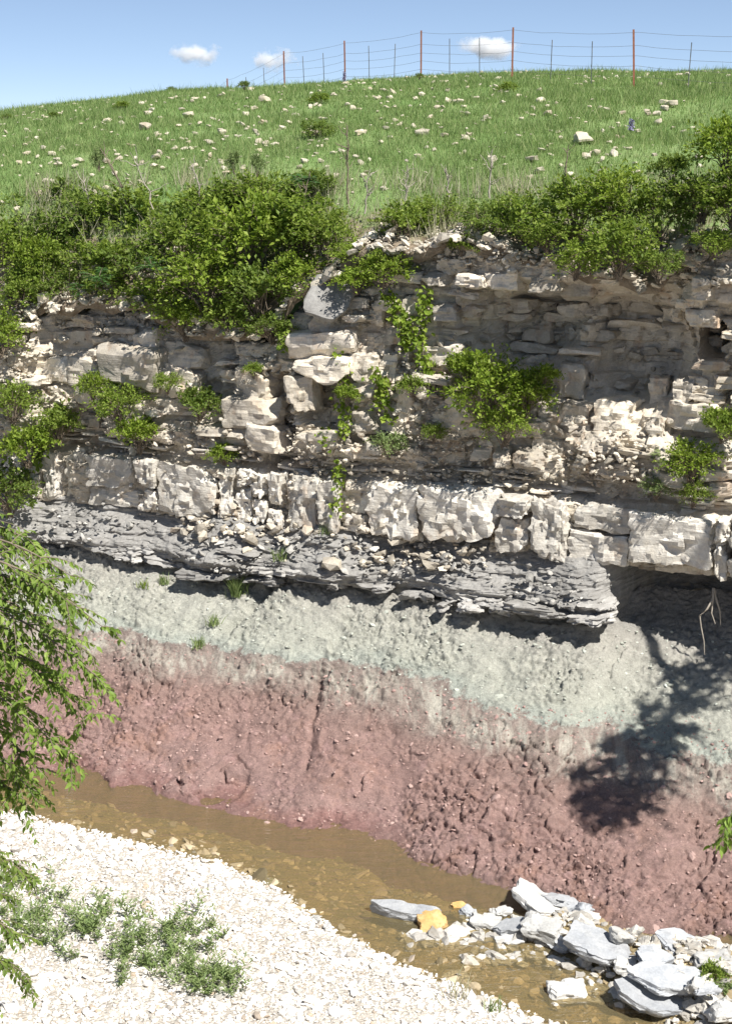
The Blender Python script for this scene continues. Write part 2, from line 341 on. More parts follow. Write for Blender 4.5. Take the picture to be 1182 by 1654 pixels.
def mat_water():
    m = NT('creek_water'); m.t.nodes.remove(m.b)
    tr = m.n('ShaderNodeBsdfTransparent'); tr.inputs[0].default_value = (.86, .77, .58, 1)
    gl = m.n('ShaderNodeBsdfGlossy'); gl.inputs['Roughness'].default_value = .06; gl.inputs[0].default_value = (1, 1, 1, 1)
    df = m.n('ShaderNodeBsdfDiffuse'); df.inputs[0].default_value = (.28, .235, .13, 1)
    fr = m.n('ShaderNodeFresnel'); fr.inputs[0].default_value = 1.33
    bp = m.n('ShaderNodeBump'); bp.inputs['Strength'].default_value = .8; bp.inputs['Distance'].default_value = .05
    m.l(m.noise(7, 4, .6, m.pos((.45, 1.3, 1), (0, 0, R(24)))), bp.inputs['Height'])
    m.l(bp.outputs[0], gl.inputs['Normal']); m.l(bp.outputs[0], fr.inputs['Normal'])
    m0 = m.n('ShaderNodeMixShader'); m0.inputs[0].default_value = .33; m.l(tr.outputs[0], m0.inputs[1]); m.l(df.outputs[0], m0.inputs[2])   # suspended silt
    m1 = m.n('ShaderNodeMixShader'); m.l(fr.outputs[0], m1.inputs[0]); m.l(m0.outputs[0], m1.inputs[1]); m.l(gl.outputs[0], m1.inputs[2]); m.l(m1.outputs[0], m.out.inputs[0]); return m.m
WATER = mat_water()

# ------------------------------------------------------------------ terrain shape
SKYPX = [(-300, 215), (0, 181), (260, 145), (500, 131), (680, 121), (827, 115), (1000, 114), (1182, 113), (1500, 118)]
_cx = []; _ch = []
for px, py in SKYPX:
    p = on_y(px, py, 46.0); _cx.append(p[0]); _ch.append(p[2] - 0.16)
_zt = [on_cl(px, py, .55) for px, py in [(-300, 500), (0, 500), (60, 512), (150, 500), (240, 505), (300, 545), (400, 560), (455, 540), (490, 478), (560, 455), (590, 395), (640, 420), (690, 405), (760, 385), (840, 412), (960, 440), (1060, 470), (1100, 410), (1182, 395), (1500, 330)]]
def ztop(s): 
    s = np.asarray(s, float); return np.interp(s, [a for a, b in _zt], [b for a, b in _zt]) + .05 * np.sin(s * 7.3) + .04 * np.sin(s * 17.1 + 1)
def hill(x, y):
    x = np.asarray(x, float); y = np.asarray(y, float)
    hc = np.interp(x, _cx, _ch); yE = 21.4 - .43 * x + 1.0
    t = (y - yE) / (46 - yE); tc = np.clip(t, -.3, 1)
    z = hc - (hc - 7.45) * np.clip(1 - tc, 0, 2) ** 1.75
    d = np.clip(y - 46, 0, None); z = z - np.where(d < 12, .030 * d * d, .030 * 144 + .25 * (d - 12))
    z = np.maximum(z, -6)
    s = (x - P0[0]) * T[0] + (y - P0[1]) * T[1]; q = (x - P0[0]) * N[0] + (y - P0[1]) * N[1]
    e = np.clip((q - .2) / 2.6, 0, 1); e = e * (2 - e); z = ztop(s) * (1 - e) + z * e
    P = np.stack([x.ravel() * .35, y.ravel() * .35, x.ravel() * 0], 1)
    return z + (vnoise(P, 5) * .07 + vnoise(P * 3.1, 6) * .035).reshape(x.shape)
sv = np.concatenate([np.linspace(-260, -22, 30), np.linspace(-21, 21, 170), np.linspace(22, 260, 30)])
qv = np.concatenate([np.linspace(.32, 3.2, 40), np.linspace(3.4, 34, 130), np.linspace(35, 400, 30)])
S, Q = np.meshgrid(sv, qv, indexing='ij'); XY = P0 + S[..., None] * T + Q[..., None] * N
HV = XY.copy(); HV[..., 2] = hill(XY[..., 0], XY[..., 1])
HV[:, 0, :] = HV[:, 1, :] + N * .10; HV[:, 0, 2] -= .16      # soil face under the turf edge
mk('hillside', HV.reshape(-1, 3), grid_faces(len(sv), len(qv))[:, ::-1], TURF, kind='structure')

# near bank edge of the water, far foot of the mud slope
EDGE = [on_z(px, py) for px, py in [(-900, 1180), (-300, 1262), (0, 1312), (120, 1341), (250, 1376), (350, 1402), (450, 1447), (540, 1508), (640, 1562), (760, 1602), (880, 1652), (1100, 1760), (1500, 1900)]]
EX = np.array([p[0] for p in EDGE]); EY = np.array([p[1] for p in EDGE]); o = np.argsort(EX); EX = EX[o]; EY = EY[o]
TOE = [to_so(on_z(px, py)) for px, py in [(-500, 1140), (0, 1240), (120, 1264), (330, 1308), (470, 1345), (560, 1352), (690, 1402), (820, 1436), (960, 1498), (1080, 1516), (1182, 1532), (1600, 1620)]]
TS = np.array([p[0] for p in TOE]); TO = np.array([p[1] for p in TOE])
def edge_d(x, y):       # metres inside the gravel bar (negative: in the creek)
    x = np.asarray(x, float); ye = np.interp(x, EX, EY); w = .07 * vnoise(np.stack([x.ravel() * 2.2, np.asarray(y).ravel() * 2.2, x.ravel() * 0], 1), 11).reshape(x.shape)
    return (ye - y) * .86 + w
PILE = [(on_z(px, py), r, h) for px, py, r, h in [(760, 1490, .45, .2), (850, 1490, .55, .27), (930, 1500, .6, .28), (1000, 1545, .6, .28), (1090, 1550, .7, .3), (1150, 1600, .7, .3), (1170, 1650, .8, .36), (1260, 1600, .9, .35)]]
def low_ground(x, y):
    d = edge_d(x, y); sh = x.shape
    P = np.stack([x.ravel(), y.ravel(), x.ravel() * 0], 1)
    nz = (vnoise(P * 1.1, 21) * .05 + vnoise(P * 3.7, 22) * .025).reshape(sh)
    z = np.where(d > 0, .16 * (1 - np.exp(-np.clip(d, 0, None) / .35)) + .035 * np.clip(d, 0, None) + nz * sstep(0, 1, d), 0)
    dd = np.clip(-d, 0, None); z = np.where(d <= 0, -.22 * sstep(0, 1.6, dd) - .02 * dd + nz * .8 * sstep(0, .4, dd), z)
    for p, r, h in PILE:
        z = z + .72 * h * np.exp(-((x - p[0]) ** 2 + (y - p[1]) ** 2) / (r * r))
    return z + 6.6 * sstep(5.8, .3, y)
gx = np.concatenate([np.linspace(-40, -9, 20), np.linspace(-8.8, 7, 220), np.linspace(7.5, 40, 20)]); gy = np.concatenate([np.linspace(-25, 9, 25), np.linspace(9.2, 22, 200), np.linspace(22.5, 40, 16)])
GX, GY = np.meshgrid(gx, gy, indexing='ij'); GZ = low_ground(GX, GY); D = edge_d(GX, GY)
V = np.stack([GX, GY, GZ], -1).reshape(-1, 3); F = grid_faces(len(gx), len(gy)); fd = D.reshape(-1)[F].mean(1)
def sub(V, F):
    u, inv = np.unique(F, return_inverse=True); return V[u], inv.reshape(F.shape)
mk('gravel_bar', *sub(V, F[fd > -.05]), GRAVB, kind='structure')
mk('creek_bed', *sub(V, F[(fd <= -.05)]), BEDM, kind='structure')
wv = np.array([[-40, 8, 0], [40, 8, 0], [40, 34, 0], [-40, 34, 0]], float)
mk('creek_water', wv, np.array([[0, 1, 2, 3]]), WATER, kind='structure')

# ------------------------------------------------------------------ mudstone slope (red below, green-grey above)
MS = np.linspace(-8.8, 7.4, 760); MT = np.linspace(-.14, 1.12, 310)
ZM = 2.08
def mud_point(s, t):
    toe = np.interp(s, TS, TO); top = -.12 - .10 * np.sin(s * .9)
    top = np.where(s > 3.6, top + .7 * sstep(3.5, 4.3, s), top)
    tt = np.clip(t, -1, 1.0); off = toe + (top - toe) * tt + np.clip(t - 1, 0, 1) * 2.5
    prof = np.interp(tt, [-.14, 0, .05, .18, .45, .62, .8, 1.0], [-.5, -.01, .10, .25, .40 * 2.0, .60 * 2.02, .80 * 2.02, ZM])
    return off, prof + np.clip(t - 1, 0, 1) * 2.2
Sg, Tg = np.meshgrid(MS, MT, indexing='ij'); s1, t1 = Sg.ravel(), Tg.ravel()
off, z = mud_point(s1, t1); B = cl(s1, off, z)
g = sstep(1.1, 1.35, z); rd = 1 - g
F1, F2, ID = worley(B * np.array([9, 9, 9]), 31)
f1b, f2b, idb = worley(B * 3.1 + fbm(B * 4, 2, 3)[:, None] * .4, 41)
big = fbm(B * .8, 4, 51) * .20 + fbm(B * 2.6 + 4, 3, 52) * .07
st_ = z * 3.2 + fbm(B * 1.3, 3, 53) * 1.6; big = big + ((st_ - np.floor(st_)) ** 3 - .25) * .07 * sstep(-.15, .3, fbm(B * .7 + 3, 2, 54))
rgh = .35 + 1.0 * sstep(-.35, .35, fbm(B * 1.15 + 8, 4, 55, .6))
gul = -np.abs(vnoise(np.stack([s1 * 1.1 + t1 * 1.6, t1 * .6, s1 * 0], 1), 61)) * .10
crumb = (ID - .5) * .05 + (np.minimum(F2 - F1, .25) - .12) * .10
fine = fbm(B * 16, 4, 71, .65) * .03 + fbm(np.stack([s1 * 5 + t1 * 3, t1 * 2.2, s1 * 0], 1), 3, 72) * .012 + fbm(np.stack([s1 * 3.0, z * 13, s1 * 0], 1) + fbm(B * 2, 2, 74)[:, None] * .9, 3, 73) * .014
F1c, F2c, IDc = worley(B * np.array([19, 19, 24]) + fbm(B * 9, 2, 4)[:, None] * .5, 35)
fine = fine + (IDc - .5) * .034 - .02 * sstep(.12, 0, F2c - F1c)
fis = -.10 * sstep(.10, 0, f2b - f1b) * (fbm(B * 1.1, 3, 77) > .05) + (idb - .5) * .05
blockf = sstep(.05, .35, fbm(B * .9 + 9, 3, 88) + .25 * sstep(.5, 3.5, s1))
disp = big + gul + fine * .95 * rgh + g * crumb * .85 * rgh + rd * (fis * (.15 + .75 * blockf) + crumb * (.6 + .5 * blockf) * rgh)
# a notch runs up from the water near the rubble, and a dark gully holds a tuft of grass
for (pa, pb, w, dep) in [((935, 1415), (930, 1340), .05, .28), ((335, 1030), (400, 945), .09, .16), ((545, 1352), (575, 1378), .10, .12), ((760, 1345), (800, 1365), .09, .13), ((510, 1095), (550, 1180), .05, .08), ((435, 1195), (470, 1190), .07, .1)]:
    A = np.array(on_cl(*pa, -1.6)); Bq = np.array(on_cl(*pb, -1.6)); P2 = np.stack([s1, z], 1)
    ab = Bq - A; k = np.clip(((P2 - A) @ ab) / (ab @ ab), 0, 1); dd = np.linalg.norm(P2 - A - k[:, None] * ab, axis=1) + fbm(B * 7, 2, 5) * .04
    disp -= dep * np.exp(-(dd / w) ** 2)
disp *= .35 + .65 * sstep(-.02, .06, t1)
mud_n = -N * .55 + np.array([0, 0, .8]); MV = B + disp[:, None] * mud_n
mudo = mk('mudstone_bank', MV, grid_faces(len(MS), len(MT)), MUD, kind='structure')
MVg = MV.reshape(len(MS), len(MT), 3)
def mud_at(i, j): return MVg[i, j]
n = 6500; ii = rng.integers(20, len(MS) - 20, n); jj = rng.integers(38, 268, n); C = MVg[ii, jj]
gm = C[:, 2] > 1.25; sz = rng.lognormal(math.log(.027), .45, n)
mk('red_mudstone_chips', *scatter_stones(C[~gm], sz[~gm], .6, 2), CHIPR, mudo, False, kind='stuff')
mk('green_shale_chips', *scatter_stones(C[gm], sz[gm], .6, 3), CHIPG, mudo, False, kind='stuff')
def mud_px(px, py):     # point of the mud surface seen at a pixel
    d = ray(px, py); q = MV - CAM; k = (q @ d) / (d @ d); e = np.linalg.norm(q - k[:, None] * d, axis=1); return MV[np.argmin(e)]

# ------------------------------------------------------------------ cliff face shape
REC = [  # px, py, rx, ry, push into the hill (m)
    (330, 610, 42, 105, .30), (455, 690, 22, 95, .38), (525, 655, 42, 36, .30), (1145, 555, 26, 36, .95),
    (930, 565, 165, 105, .50), (820, 530, 90, 75, .40), (1030, 565, 90, 105, .36), (110, 545, 50, 25, .18), (640, 560, 22, 60, .12), (1060, 450, 60, 45, .3),
    (690, 690, 60, 60, -.12), (1020, 735, 90, 40, -.30), (900, 740, 60, 40, -.05), (1130, 760, 70, 50, -.25), (30, 600, 45, 120, -.25), (590, 560, 90, 90, -.12), (500, 560, 60, 60, -.10), (210, 590, 70, 50, -.08), (150, 700, 90, 40, .12)]
RECS = []
for px, py, rx, ry, a in REC:
    s0, z0 = on_cl(px, py, .4); s2, _ = on_cl(px + rx, py, .4); _, z2 = on_cl(px, py - ry, .4); RECS.append((s0, z0, s2 - s0, z2 - z0, a))
def face(s, z):
    s = np.asarray(s, float); z = np.asarray(z, float)
    o = np.interp(z, [2.85, 3.66, 3.74, 4.05, 4.15, 5.5, 7.5], [.20, .22, .40, .50, .50, .62, .76])
    o = o + sstep(1.2, -.6, s) * (np.clip(z - 4.0, 0, 4) * .20 - .30 * sstep(3.7, 4.2, z))
    o = o - .30 * sstep(1.2, 2.2, s) * sstep(6.35, 6.6, z)
    for s0, z0, a, b, k in RECS:
        d = ((s - s0) / a) ** 2 + ((z - z0) / b) ** 2; o = o + k * (1 - sstep(.55, 1.35, d))
    return o
def shale_off(s, z):
    s = np.asarray(s, float); z = np.asarray(z, float)
    o = np.interp(z, [1.7, 2.02, 2.12, 2.2, 2.38, 2.5, 2.86, 3.0], [.42, .30, -.05, -.26, -.30, -.18, .10, .25])
    w = .12 * np.sin(s * 1.3 + .6) + .10 * np.sin(s * 3.1)
    o = o + w * sstep(1.95, 2.2, z)
    return o + sstep(3.55, 4.15, s) * np.interp(z, [1.7, 2.1, 2.3, 2.8, 3.0], [1.2, 1.3, 1.4, 1.3, .9])

# backing rock of the upper cliff, stepped into beds and blocks
FS = np.linspace(-9.5, 8.0, 520)
FZ = np.linspace(2.84, 7.55, 190)
Sg, Zg = np.meshgrid(FS, FZ, indexing='ij'); s1, z1 = Sg.ravel(), Zg.ravel()
zz = np.minimum(z1, ztop(s1) + .05); o1 = face(s1, zz)
P3 = np.stack([s1, z1, s1 * 0], 1)
bed = np.floor((z1 + fbm(P3 * 1.2, 2, 12) * .07) / .235); cell = np.floor((s1 + _h(bed, bed * 0, bed * 0, 5) * 3 + fbm(P3 * 3, 2, 9) * .06) / .40)
o1 = o1 + (_h(bed, cell, bed * 0, 6) - .5) * .20 + (_h(bed, bed * 0, bed * 0, 8) - .5) * .10
f1, f2, idd = worley(np.stack([s1 * 7, z1 * 9, s1 * 0], 1), 13); o1 = o1 + (idd - .5) * .07 - .03 * np.minimum(f2 - f1, .3)
o1 = o1 + fbm(P3 * np.array([3, 14, 1]), 3, 14) * .05 + fbm(P3 * 12, 3, 15) * .02
o1 = o1 + np.where(z1 > ztop(s1), (z1 - ztop(s1)) * 1.5, 0)
BV = cl(s1, o1, zz); BF = grid_faces(len(FS), len(FZ)); zc = z1[BF].mean(1)
bedo = mk('pale_limestone_bed', *sub(BV, BF[zc < 3.74]), LIMEB, kind='structure', smooth=False)
clf = mk('limestone_cliff', *sub(BV, BF[zc >= 3.74]), LIMEB, kind='structure', smooth=False)
# dark platy shale under it
FZ2 = np.linspace(1.7, 3.0, 90); Sg, Zg = np.meshgrid(FS, FZ2, indexing='ij'); s1, z1 = Sg.ravel(), Zg.ravel(); P3 = np.stack([s1, z1, s1 * 0], 1)
o2 = shale_off(s1, z1) + fbm(P3 * np.array([1.6, 20, 1]), 3, 24) * .045 + fbm(P3 * np.array([8, 22, 1]), 3, 25) * .04 + fbm(P3 * .9, 3, 26) * .14 + fbm(P3 * 5, 4, 28, .6) * .07
f1, f2, idd = worley(np.stack([s1 * 3.5, z1 * 10, s1 * 0], 1), 27); o2 += (idd - .5) * .06
shl = mk('shale_ledge', cl(s1, o2, z1), grid_faces(len(FS), len(FZ2)), SHALE, kind='structure', smooth=False)

# ------------------------------------------------------------------ single blocks of the cliff
def put_block(parent, name, s, z, w, h, d, front, mat, seed, jit=(0, 0, 0), tm=BX6, **kw):
    V = rockV(tm, (w, d, h), seed, **kw); c = cl(np.array(s), np.array(front + d * .5), np.array(z))
    return mk(name, V, tm[1], mat, parent, True, 18, loc=c, rot=(jit[0], jit[1], -AL + jit[2]))
HERO = [  # px box and how far it stands out of the face
    (160, 565, 246, 628, .16), (255, 555, 322, 596, .10), (254, 596, 312, 642, .10), (214, 530, 251, 585, .06), (66, 532, 150, 576, .0), (55, 580, 110, 616, .05), (110, 578, 160, 620, .08),
    (118, 610, 162, 652, .10), (358, 650, 442, 692, .12), (370, 598, 432, 646, .06), (463, 540, 562, 577, .16), (470, 577, 556, 616, .22), (455, 612, 500, 664, .30), (558, 574, 606, 616, .12), (608, 574, 638, 616, .15),
    (563, 620, 602, 648, .05), (568, 668, 608, 702, .12), (588, 494, 614, 527, .12), (678, 440, 722, 461, .16), (684, 494, 738, 520, .18), (672, 562, 742, 590, .14), (740, 508, 772, 536, .14),
    (898, 588, 946, 656, .16), (944, 620, 992, 652, .08), (898, 652, 952, 702, .08), (954, 652, 1026, 702, .06), (1044, 612, 1080, 656, .16), (1080, 618, 1118, 656, .15), (1074, 656, 1162, 702, .16),
    (1108, 500, 1162, 531, .22), (1040, 680, 1076, 716, .15), (844, 520, 892, 552, .08), (494, 506, 542, 537, .10), (636, 622, 666, 682, .08), (700, 640, 760, 700, .05), (605, 520, 650, 555, .06), (1115, 445, 1150, 475, .2),
    (780, 440, 850, 468, .12), (852, 442, 905, 470, .10), (905, 455, 960, 490, .08), (395, 690, 450, 730, .08), (190, 650, 240, 690, .06), (480, 700, 545, 735, .10), (640, 480, 680, 510, .08), (700, 420, 760, 445, .1)]
herob = []
for i, (a, b, c, d, pr) in enumerate(HERO):
    sm, zm = on_cl((a + c) / 2, (b + d) / 2, .35); fo = float(face(sm, zm)) - pr - .12
    s0, z0 = on_cl(a, d, fo); s2, z2 = on_cl(c, b, fo); w = s2 - s0; h = z2 - z0; herob.append((s0, s2, z0, z2))
    put_block(clf, 'limestone_block', (s0 + s2) / 2, (z0 + z2) / 2, w * 1.12, h * 1.12, .62, fo - .03, LIME, 500 + i, rng.normal(0, .05, 3), BX9, p=9 + 5 * rng.random(), ncut=8, cut=(.6, .93), rough=.05, freq=5, layer=.008, frac=.075, fcell=(.26, .24, .15))
def in_hero(s, z): return any(a - .04 < s < b + .04 and c - .03 < z < d + .03 for a, b, c, d in herob)
beds = [4.10, 4.36, 4.52, 4.78, 4.95, 5.20, 5.36, 5.60, 5.78, 6.02, 6.18, 6.42, 6.60, 6.82, 6.98, 7.2, 7.36]
k = 0
for bi in range(len(beds) - 1):
    z0, z2 = beds[bi], beds[bi + 1]; s = -8.2 + rng.random() * .4; bo = rng.uniform(-.14, .10)
    while s < 6.6:
        w = rng.lognormal(math.log(.48), .5); w = min(max(w, .16), 1.3); zc = (z0 + z2) / 2 + rng.normal(0, .02); sc = s + w / 2; s += w + rng.choice([.01, .02, .05])
        if zc > float(ztop(sc)) - .1 or in_hero(sc, zc) or rng.random() < .10: continue
        if sc < -6.9 or sc > 6.0: continue
        fo = float(face(sc, zc)) + bo + rng.normal(-.17, .10)
        put_block(clf, 'limestone_block', sc, zc, w * rng.uniform(.93, 1.0), (z2 - z0) * rng.uniform(.85, 1.02), .5, fo, LIME, 1000 + k, rng.normal(0, .04, 3) * (1 if rng.random() < .8 else 3.5), BX6,
                  p=rng.uniform(9, 18), ncut=7, cut=(.55, .93), rough=.05, freq=6, layer=.006, frac=.075, fcell=(.22, .22, .13)); k += 1
# tilted grey roof slab, and loose flat slabs
sm, zm = on_cl(527, 484, .2)
put_block(clf, 'roof_slab', sm, zm, .66, .13, .7, -.05, SHALE, 77, (R(48), R(14), R(8)), ncut=5, cut=(.7, .95), rough=.03)
# the massive pale bed: tall jointed blocks
s = -7.6; k = 0
while s < 6.2:
    w = float(np.clip(rng.lognormal(math.log(.5), .6), .2, 1.5)); two = rng.random() < .45; sc = s + w / 2
    fr = rng.normal(0, .06) + float(face(sc, 3.3)) - .26
    fr -= .22 * float(sstep(3.3, 4.2, sc))
    gap = .012 if rng.random() < .75 else .05
    if two:
        zs = rng.uniform(3.15, 3.45)
        for za, zb, e in ((2.88, zs, rng.normal(0, .05)), (zs, 3.73, rng.normal(0, .05))):
            put_block(bedo, 'pale_limestone_block', sc, (za + zb) / 2, w * 1.08, (zb - za) * 1.06, .55, fr + e, LIMEW, 3000 + k, rng.normal(0, .03, 3), BX9, p=18, ncut=7, cut=(.7, .97), rough=.06, freq=7, frac=.10, fcell=(.15, .15, .17)); k += 1
    else:
        put_block(bedo, 'pale_limestone_block', sc, 3.305 + rng.normal(0, .02), w * 1.08, .9, .55, fr, LIMEW, 3000 + k, rng.normal(0, .03, 3), BX14, p=18, ncut=8, cut=(.72, .97), rough=.07, freq=6.0, frac=.115, fcell=(.15, .15, .22)); k += 1
    s += w + gap
# thin flags on the shelf above the pale bed
for i in range(70):
    s = rng.uniform(-7, 5.6); z = rng.uniform(3.76, 4.1)
    put_block(bedo, 'flagstone', s, z, rng.uniform(.25, .7), rng.uniform(.03, .07), .4, float(face(s, z)) - rng.uniform(.05, .26), LIMEW if rng.random() < .6 else LIME, 4000 + i, rng.normal(0, .05, 3), BX4, p=8, ncut=5, cut=(.6, .95), rough=.03, freq=6)
# shale ledge slabs: projecting lip with shadow beneath
k = 0
for (pa, pb, za, zb, pr, den) in [(60, 250, 2.22, 2.5, .16, 1), (180, 420, 2.06, 2.36, .22, 1), (510, 800, 2.08, 2.34, .36, 1), (760, 1050, 2.16, 2.46, .34, 1), (800, 1040, 2.44, 2.6, .15, .6), (300, 420, 2.3, 2.5, .1, .6), (560, 780, 2.36, 2.46, .1, .6)]:
    sa, _ = on_cl(pa, 930, -.3); sb, _ = on_cl(pb, 930, -.3); zl = za
    while zl < zb - .03:
        h = rng.uniform(.09, .2); s = sa + rng.uniform(0, .2)
        while s < sb:
            w = float(np.clip(rng.lognormal(math.log(.55), .45), .2, 1.3)); sc = s + w / 2; s += w * .96
            if rng.random() > (den * .85 if zl < za + .10 else den * .22): continue
            put_block(shl, 'shale_slab', sc, zl + h / 2 + rng.normal(0, .015), w, h * 1.05, .6, float(shale_off(sc, 2.3)) - pr * rng.uniform(.35, 1.0), SHALE, 6000 + k, rng.normal(0, .05, 3), BX9, p=7, ncut=8, cut=(.5, .92), rough=.12, freq=6, layer=.04, frac=.09, fcell=(.12, .12, .05)); k += 1
        zl += h
# small rubble lodged on ledges, grouped by the rock it came from
def face_scatter(regs, seed):
    r = np.random.default_rng(seed); out = []
    for px, py, rx, ry, n, lift in regs:
        for _ in range(n):
            a = r.normal(0, .55, 2); s, z = on_cl(px + a[0] * rx, py + a[1] * ry, .2)
            if z > 2.9: fo = float(face(s, z)) - .08 - lift * r.random()
            else: fo = float(shale_off(s, z)) - .05 - lift * r.random()
            out.append(cl(np.array(s), np.array(fo), np.array(z)))
    return np.array(out)
C = face_scatter([(700, 700, 70, 70, 260, .12), (1010, 735, 90, 45, 200, .15), (30, 590, 50, 130, 330, .2), (1120, 420, 70, 40, 160, .2), (520, 720, 60, 40, 160, .15), (640, 650, 40, 80, 160, .1), (200, 520, 160, 40, 200, .1), (900, 760, 160, 30, 140, .15), (300, 720, 250, 40, 260, .15), (720, 410, 60, 30, 140, .15), (590, 400, 30, 40, 90, .1), (600, 480, 120, 40, 140, .1), (850, 415, 120, 18, 120, .15), (420, 620, 60, 90, 140, .1), (600, 600, 500, 160, 500, .05), (680, 765, 350, 22, 260, .15)], 4)
mk('limestone_rubble', *scatter_stones(C, rng.lognormal(math.log(.062), .5, len(C)), .6, 5), RUB, clf, False, kind='stuff')
C = face_scatter([(500, 860, 160, 30, 170, .08), (700, 900, 130, 28, 150, .08), (330, 830, 90, 25, 90, .08), (150, 830, 80, 40, 70, .08), (900, 930, 100, 20, 40, .08), (420, 900, 60, 30, 60, .08)], 6)
mk('shale_rubble', *scatter_stones(C, rng.lognormal(math.log(.06), .5, len(C)), .45, 7), SHALER, shl, False, kind='stuff')
C = face_scatter([(680, 890, 110, 18, 70, .14), (330, 825, 70, 22, 90, .12), (770, 880, 30, 8, 12, .2), (420, 850, 90, 16, 70, .1), (560, 850, 70, 14, 50, .1)], 8)
mk('fallen_limestone_chips', *scatter_stones(C, rng.lognormal(math.log(.10), .45, len(C)), .5, 9), RUB, shl, False, kind='stuff')

nn = 1500; s_ = rng.uniform(-8, 7, nn); q_ = .33 + rng.uniform(0, 1, nn) ** 2 * .9; b_ = P0 + s_[:, None] * T + q_[:, None] * N; b_[:, 2] = hill(b_[:, 0], b_[:, 1]) + .01
mk('rim_rubble', *scatter_stones(b_, rng.lognormal(math.log(.09), .55, nn), .45, 19), RUB, clf, False, kind='stuff')
# ------------------------------------------------------------------ gravel, bed stones
def low1(x, y): return low_ground(x, y)
n = 80000; gx_ = rng.uniform(-6.6, 4.2, n); gy_ = rng.uniform(11.6, 20.2, n); d = edge_d(gx_, gy_)
vis = (np.abs(gx_) < .262 * gy_ + 1.0) & (d > -.12) & (gy_ > 11.9)
gx_, gy_ = gx_[vis], gy_[vis]; sz = np.clip(rng.lognormal(math.log(.029), .58, len(gx_)), .012, .18)
gz_ = low_ground(gx_, gy_) + sz * .12
mk('gravel_stones', *scatter_stones(np.stack([gx_, gy_, gz_], 1), sz, .5, 12), GRAV, smooth=False)
tag(bpy.data.objects['gravel_stones'], 'loose white gravel covering the near bank of the creek', 'gravel', kind='stuff')
n = 11000; bx_ = rng.uniform(-6.6, 4.6, n); by_ = rng.uniform(12, 21, n); d = edge_d(bx_, by_); so_ = (np.stack([bx_, by_, bx_ * 0], 1) - P0); ss = so_ @ T; oo = so_ @ N
v = (d < -.05) & (oo < np.interp(ss, TS, TO) + .1); bx_, by_ = bx_[v], by_[v]; sz = np.clip(rng.lognormal(math.log(.07), .5, len(bx_)), .03, .3)
mk('creek_bed_stones', *scatter_stones(np.stack([bx_, by_, low_ground(bx_, by_)], 1), sz, .32, 13), BEDST, smooth=False)
tag(bpy.data.objects['creek_bed_stones'], 'brown stones lying under the shallow creek water', 'stones', kind='stuff')

# ------------------------------------------------------------------ fallen slabs and stones in the creek
def stone(name, px, py, wpx, dpx, th, mat, label, seed, yaw=0, tilt=(0, 0), zlift=0.0, group=None, p=8, cut=(.6, .95), cat='boulder', tm=BX9, layer=.006):
    c = on_z(px, py, .08); g = float(low_ground(np.array([c[0]]), np.array([c[1]]))[0]); z = max(g, -.06) + th * .36 + zlift * .6
    c = on_z(px, py, z); sl_ = np.linalg.norm(c - CAM); w = wpx * sl_ / FPX; dd = dpx * sl_ / FPX / math.sin(R(31))
    if 'slab' in name or 'flat' in name: V = slabV(BX14, (w * 1.1, dd * 1.15, th * .68), seed); tm = BX14
    else: V = rockV(tm, (w, dd, th), seed, p=p + 3, ncut=9, cut=(.5, .9), rough=.04, freq=4.5, layer=layer, frac=.05, fcell=(.16, .16, .1))
    o = mk(name, V, tm[1], mat, None, True, 22, loc=c, rot=(R(tilt[0]), R(tilt[1]), R(yaw))); return tag(o, label, cat, group)
stone('beam_shaped_slab', 658, 1476, 108, 15, .26, SLABM, 'long grey beam-shaped slab lying in the water at the tip of the rubble', 1, -13, (6, 3), p=12, cut=(.8, .98))
stone('ochre_boulder', 700, 1494, 52, 24, .20, OCHRE, 'squarish ochre yellow boulder beside the long beam-shaped slab', 2, 8, (14, 0), p=5)
stone('tan_stone', 738, 1464, 30, 10, .10, OCHRE, 'small tan stone behind the ochre boulder', 3, 10, p=6)
stone('pointed_slab', 868, 1457, 92, 34, .15, SLABW, 'large white slab with a pointed upper end leaning at the back of the rubble', 4, -38, (-14, 22), .16, p=6, cut=(.5, .9))
stone('grey_slab', 902, 1454, 58, 22, .12, SLABM, 'flat grey slab behind the pointed white slab, against the red bank', 5, -10, (-18, 8), .1)
stone('upright_grey_stone', 934, 1467, 34, 26, .16, SLABM, 'grey stone standing on edge at the right of the pointed white slab', 6, 30, (-30, 10), .1, p=6)
stone('white_boulder', 872, 1502, 66, 30, .24, SLABW, 'large rounded white boulder in the middle of the rubble pile', 7, -25, (4, 10), .05, p=5)
stone('white_slab', 828, 1498, 54, 22, .16, SLABM, 'pale slab left of the large rounded white boulder', 8, 25, (-6, -8), .03)
stone('banded_stone', 785, 1490, 54, 18, .16, SLABW, 'flat banded pale stone in the narrow left part of the rubble', 9, -8, (0, 6), .02)
stone('wet_white_stone', 824, 1522, 50, 17, .12, SLABW, 'white stone standing in the water at the front of the rubble', 10, 12, (6, -4))
stone('wide_grey_slab', 962, 1528, 112, 38, .17, SLABM, 'wide flat grey slab with a dark broken left edge', 11, -26, (6, 14), .12, p=9, cut=(.55, .95))
stone('upright_white_stone', 1006, 1514, 42, 32, .16, SLABW, 'upright white stone behind the wide flat grey slab', 12, -40, (-26, 12), .12, p=5)
stone('smooth_slab', 1096, 1526, 74, 28, .14, SLABM, 'smooth grey slab at the back of the rubble near the red bank', 13, -24, (6, 12), .10)
stone('rounded_block', 1011, 1560, 44, 20, .17, SLABW, 'rounded white block just below the wide flat grey slab', 14, -8, (2, 4), .04, p=6)
stone('pointed_stone', 946, 1552, 22, 14, .22, SLABW, 'small pointed white stone at the water below the dark broken edge', 15, 20, (10, 12), p=4)
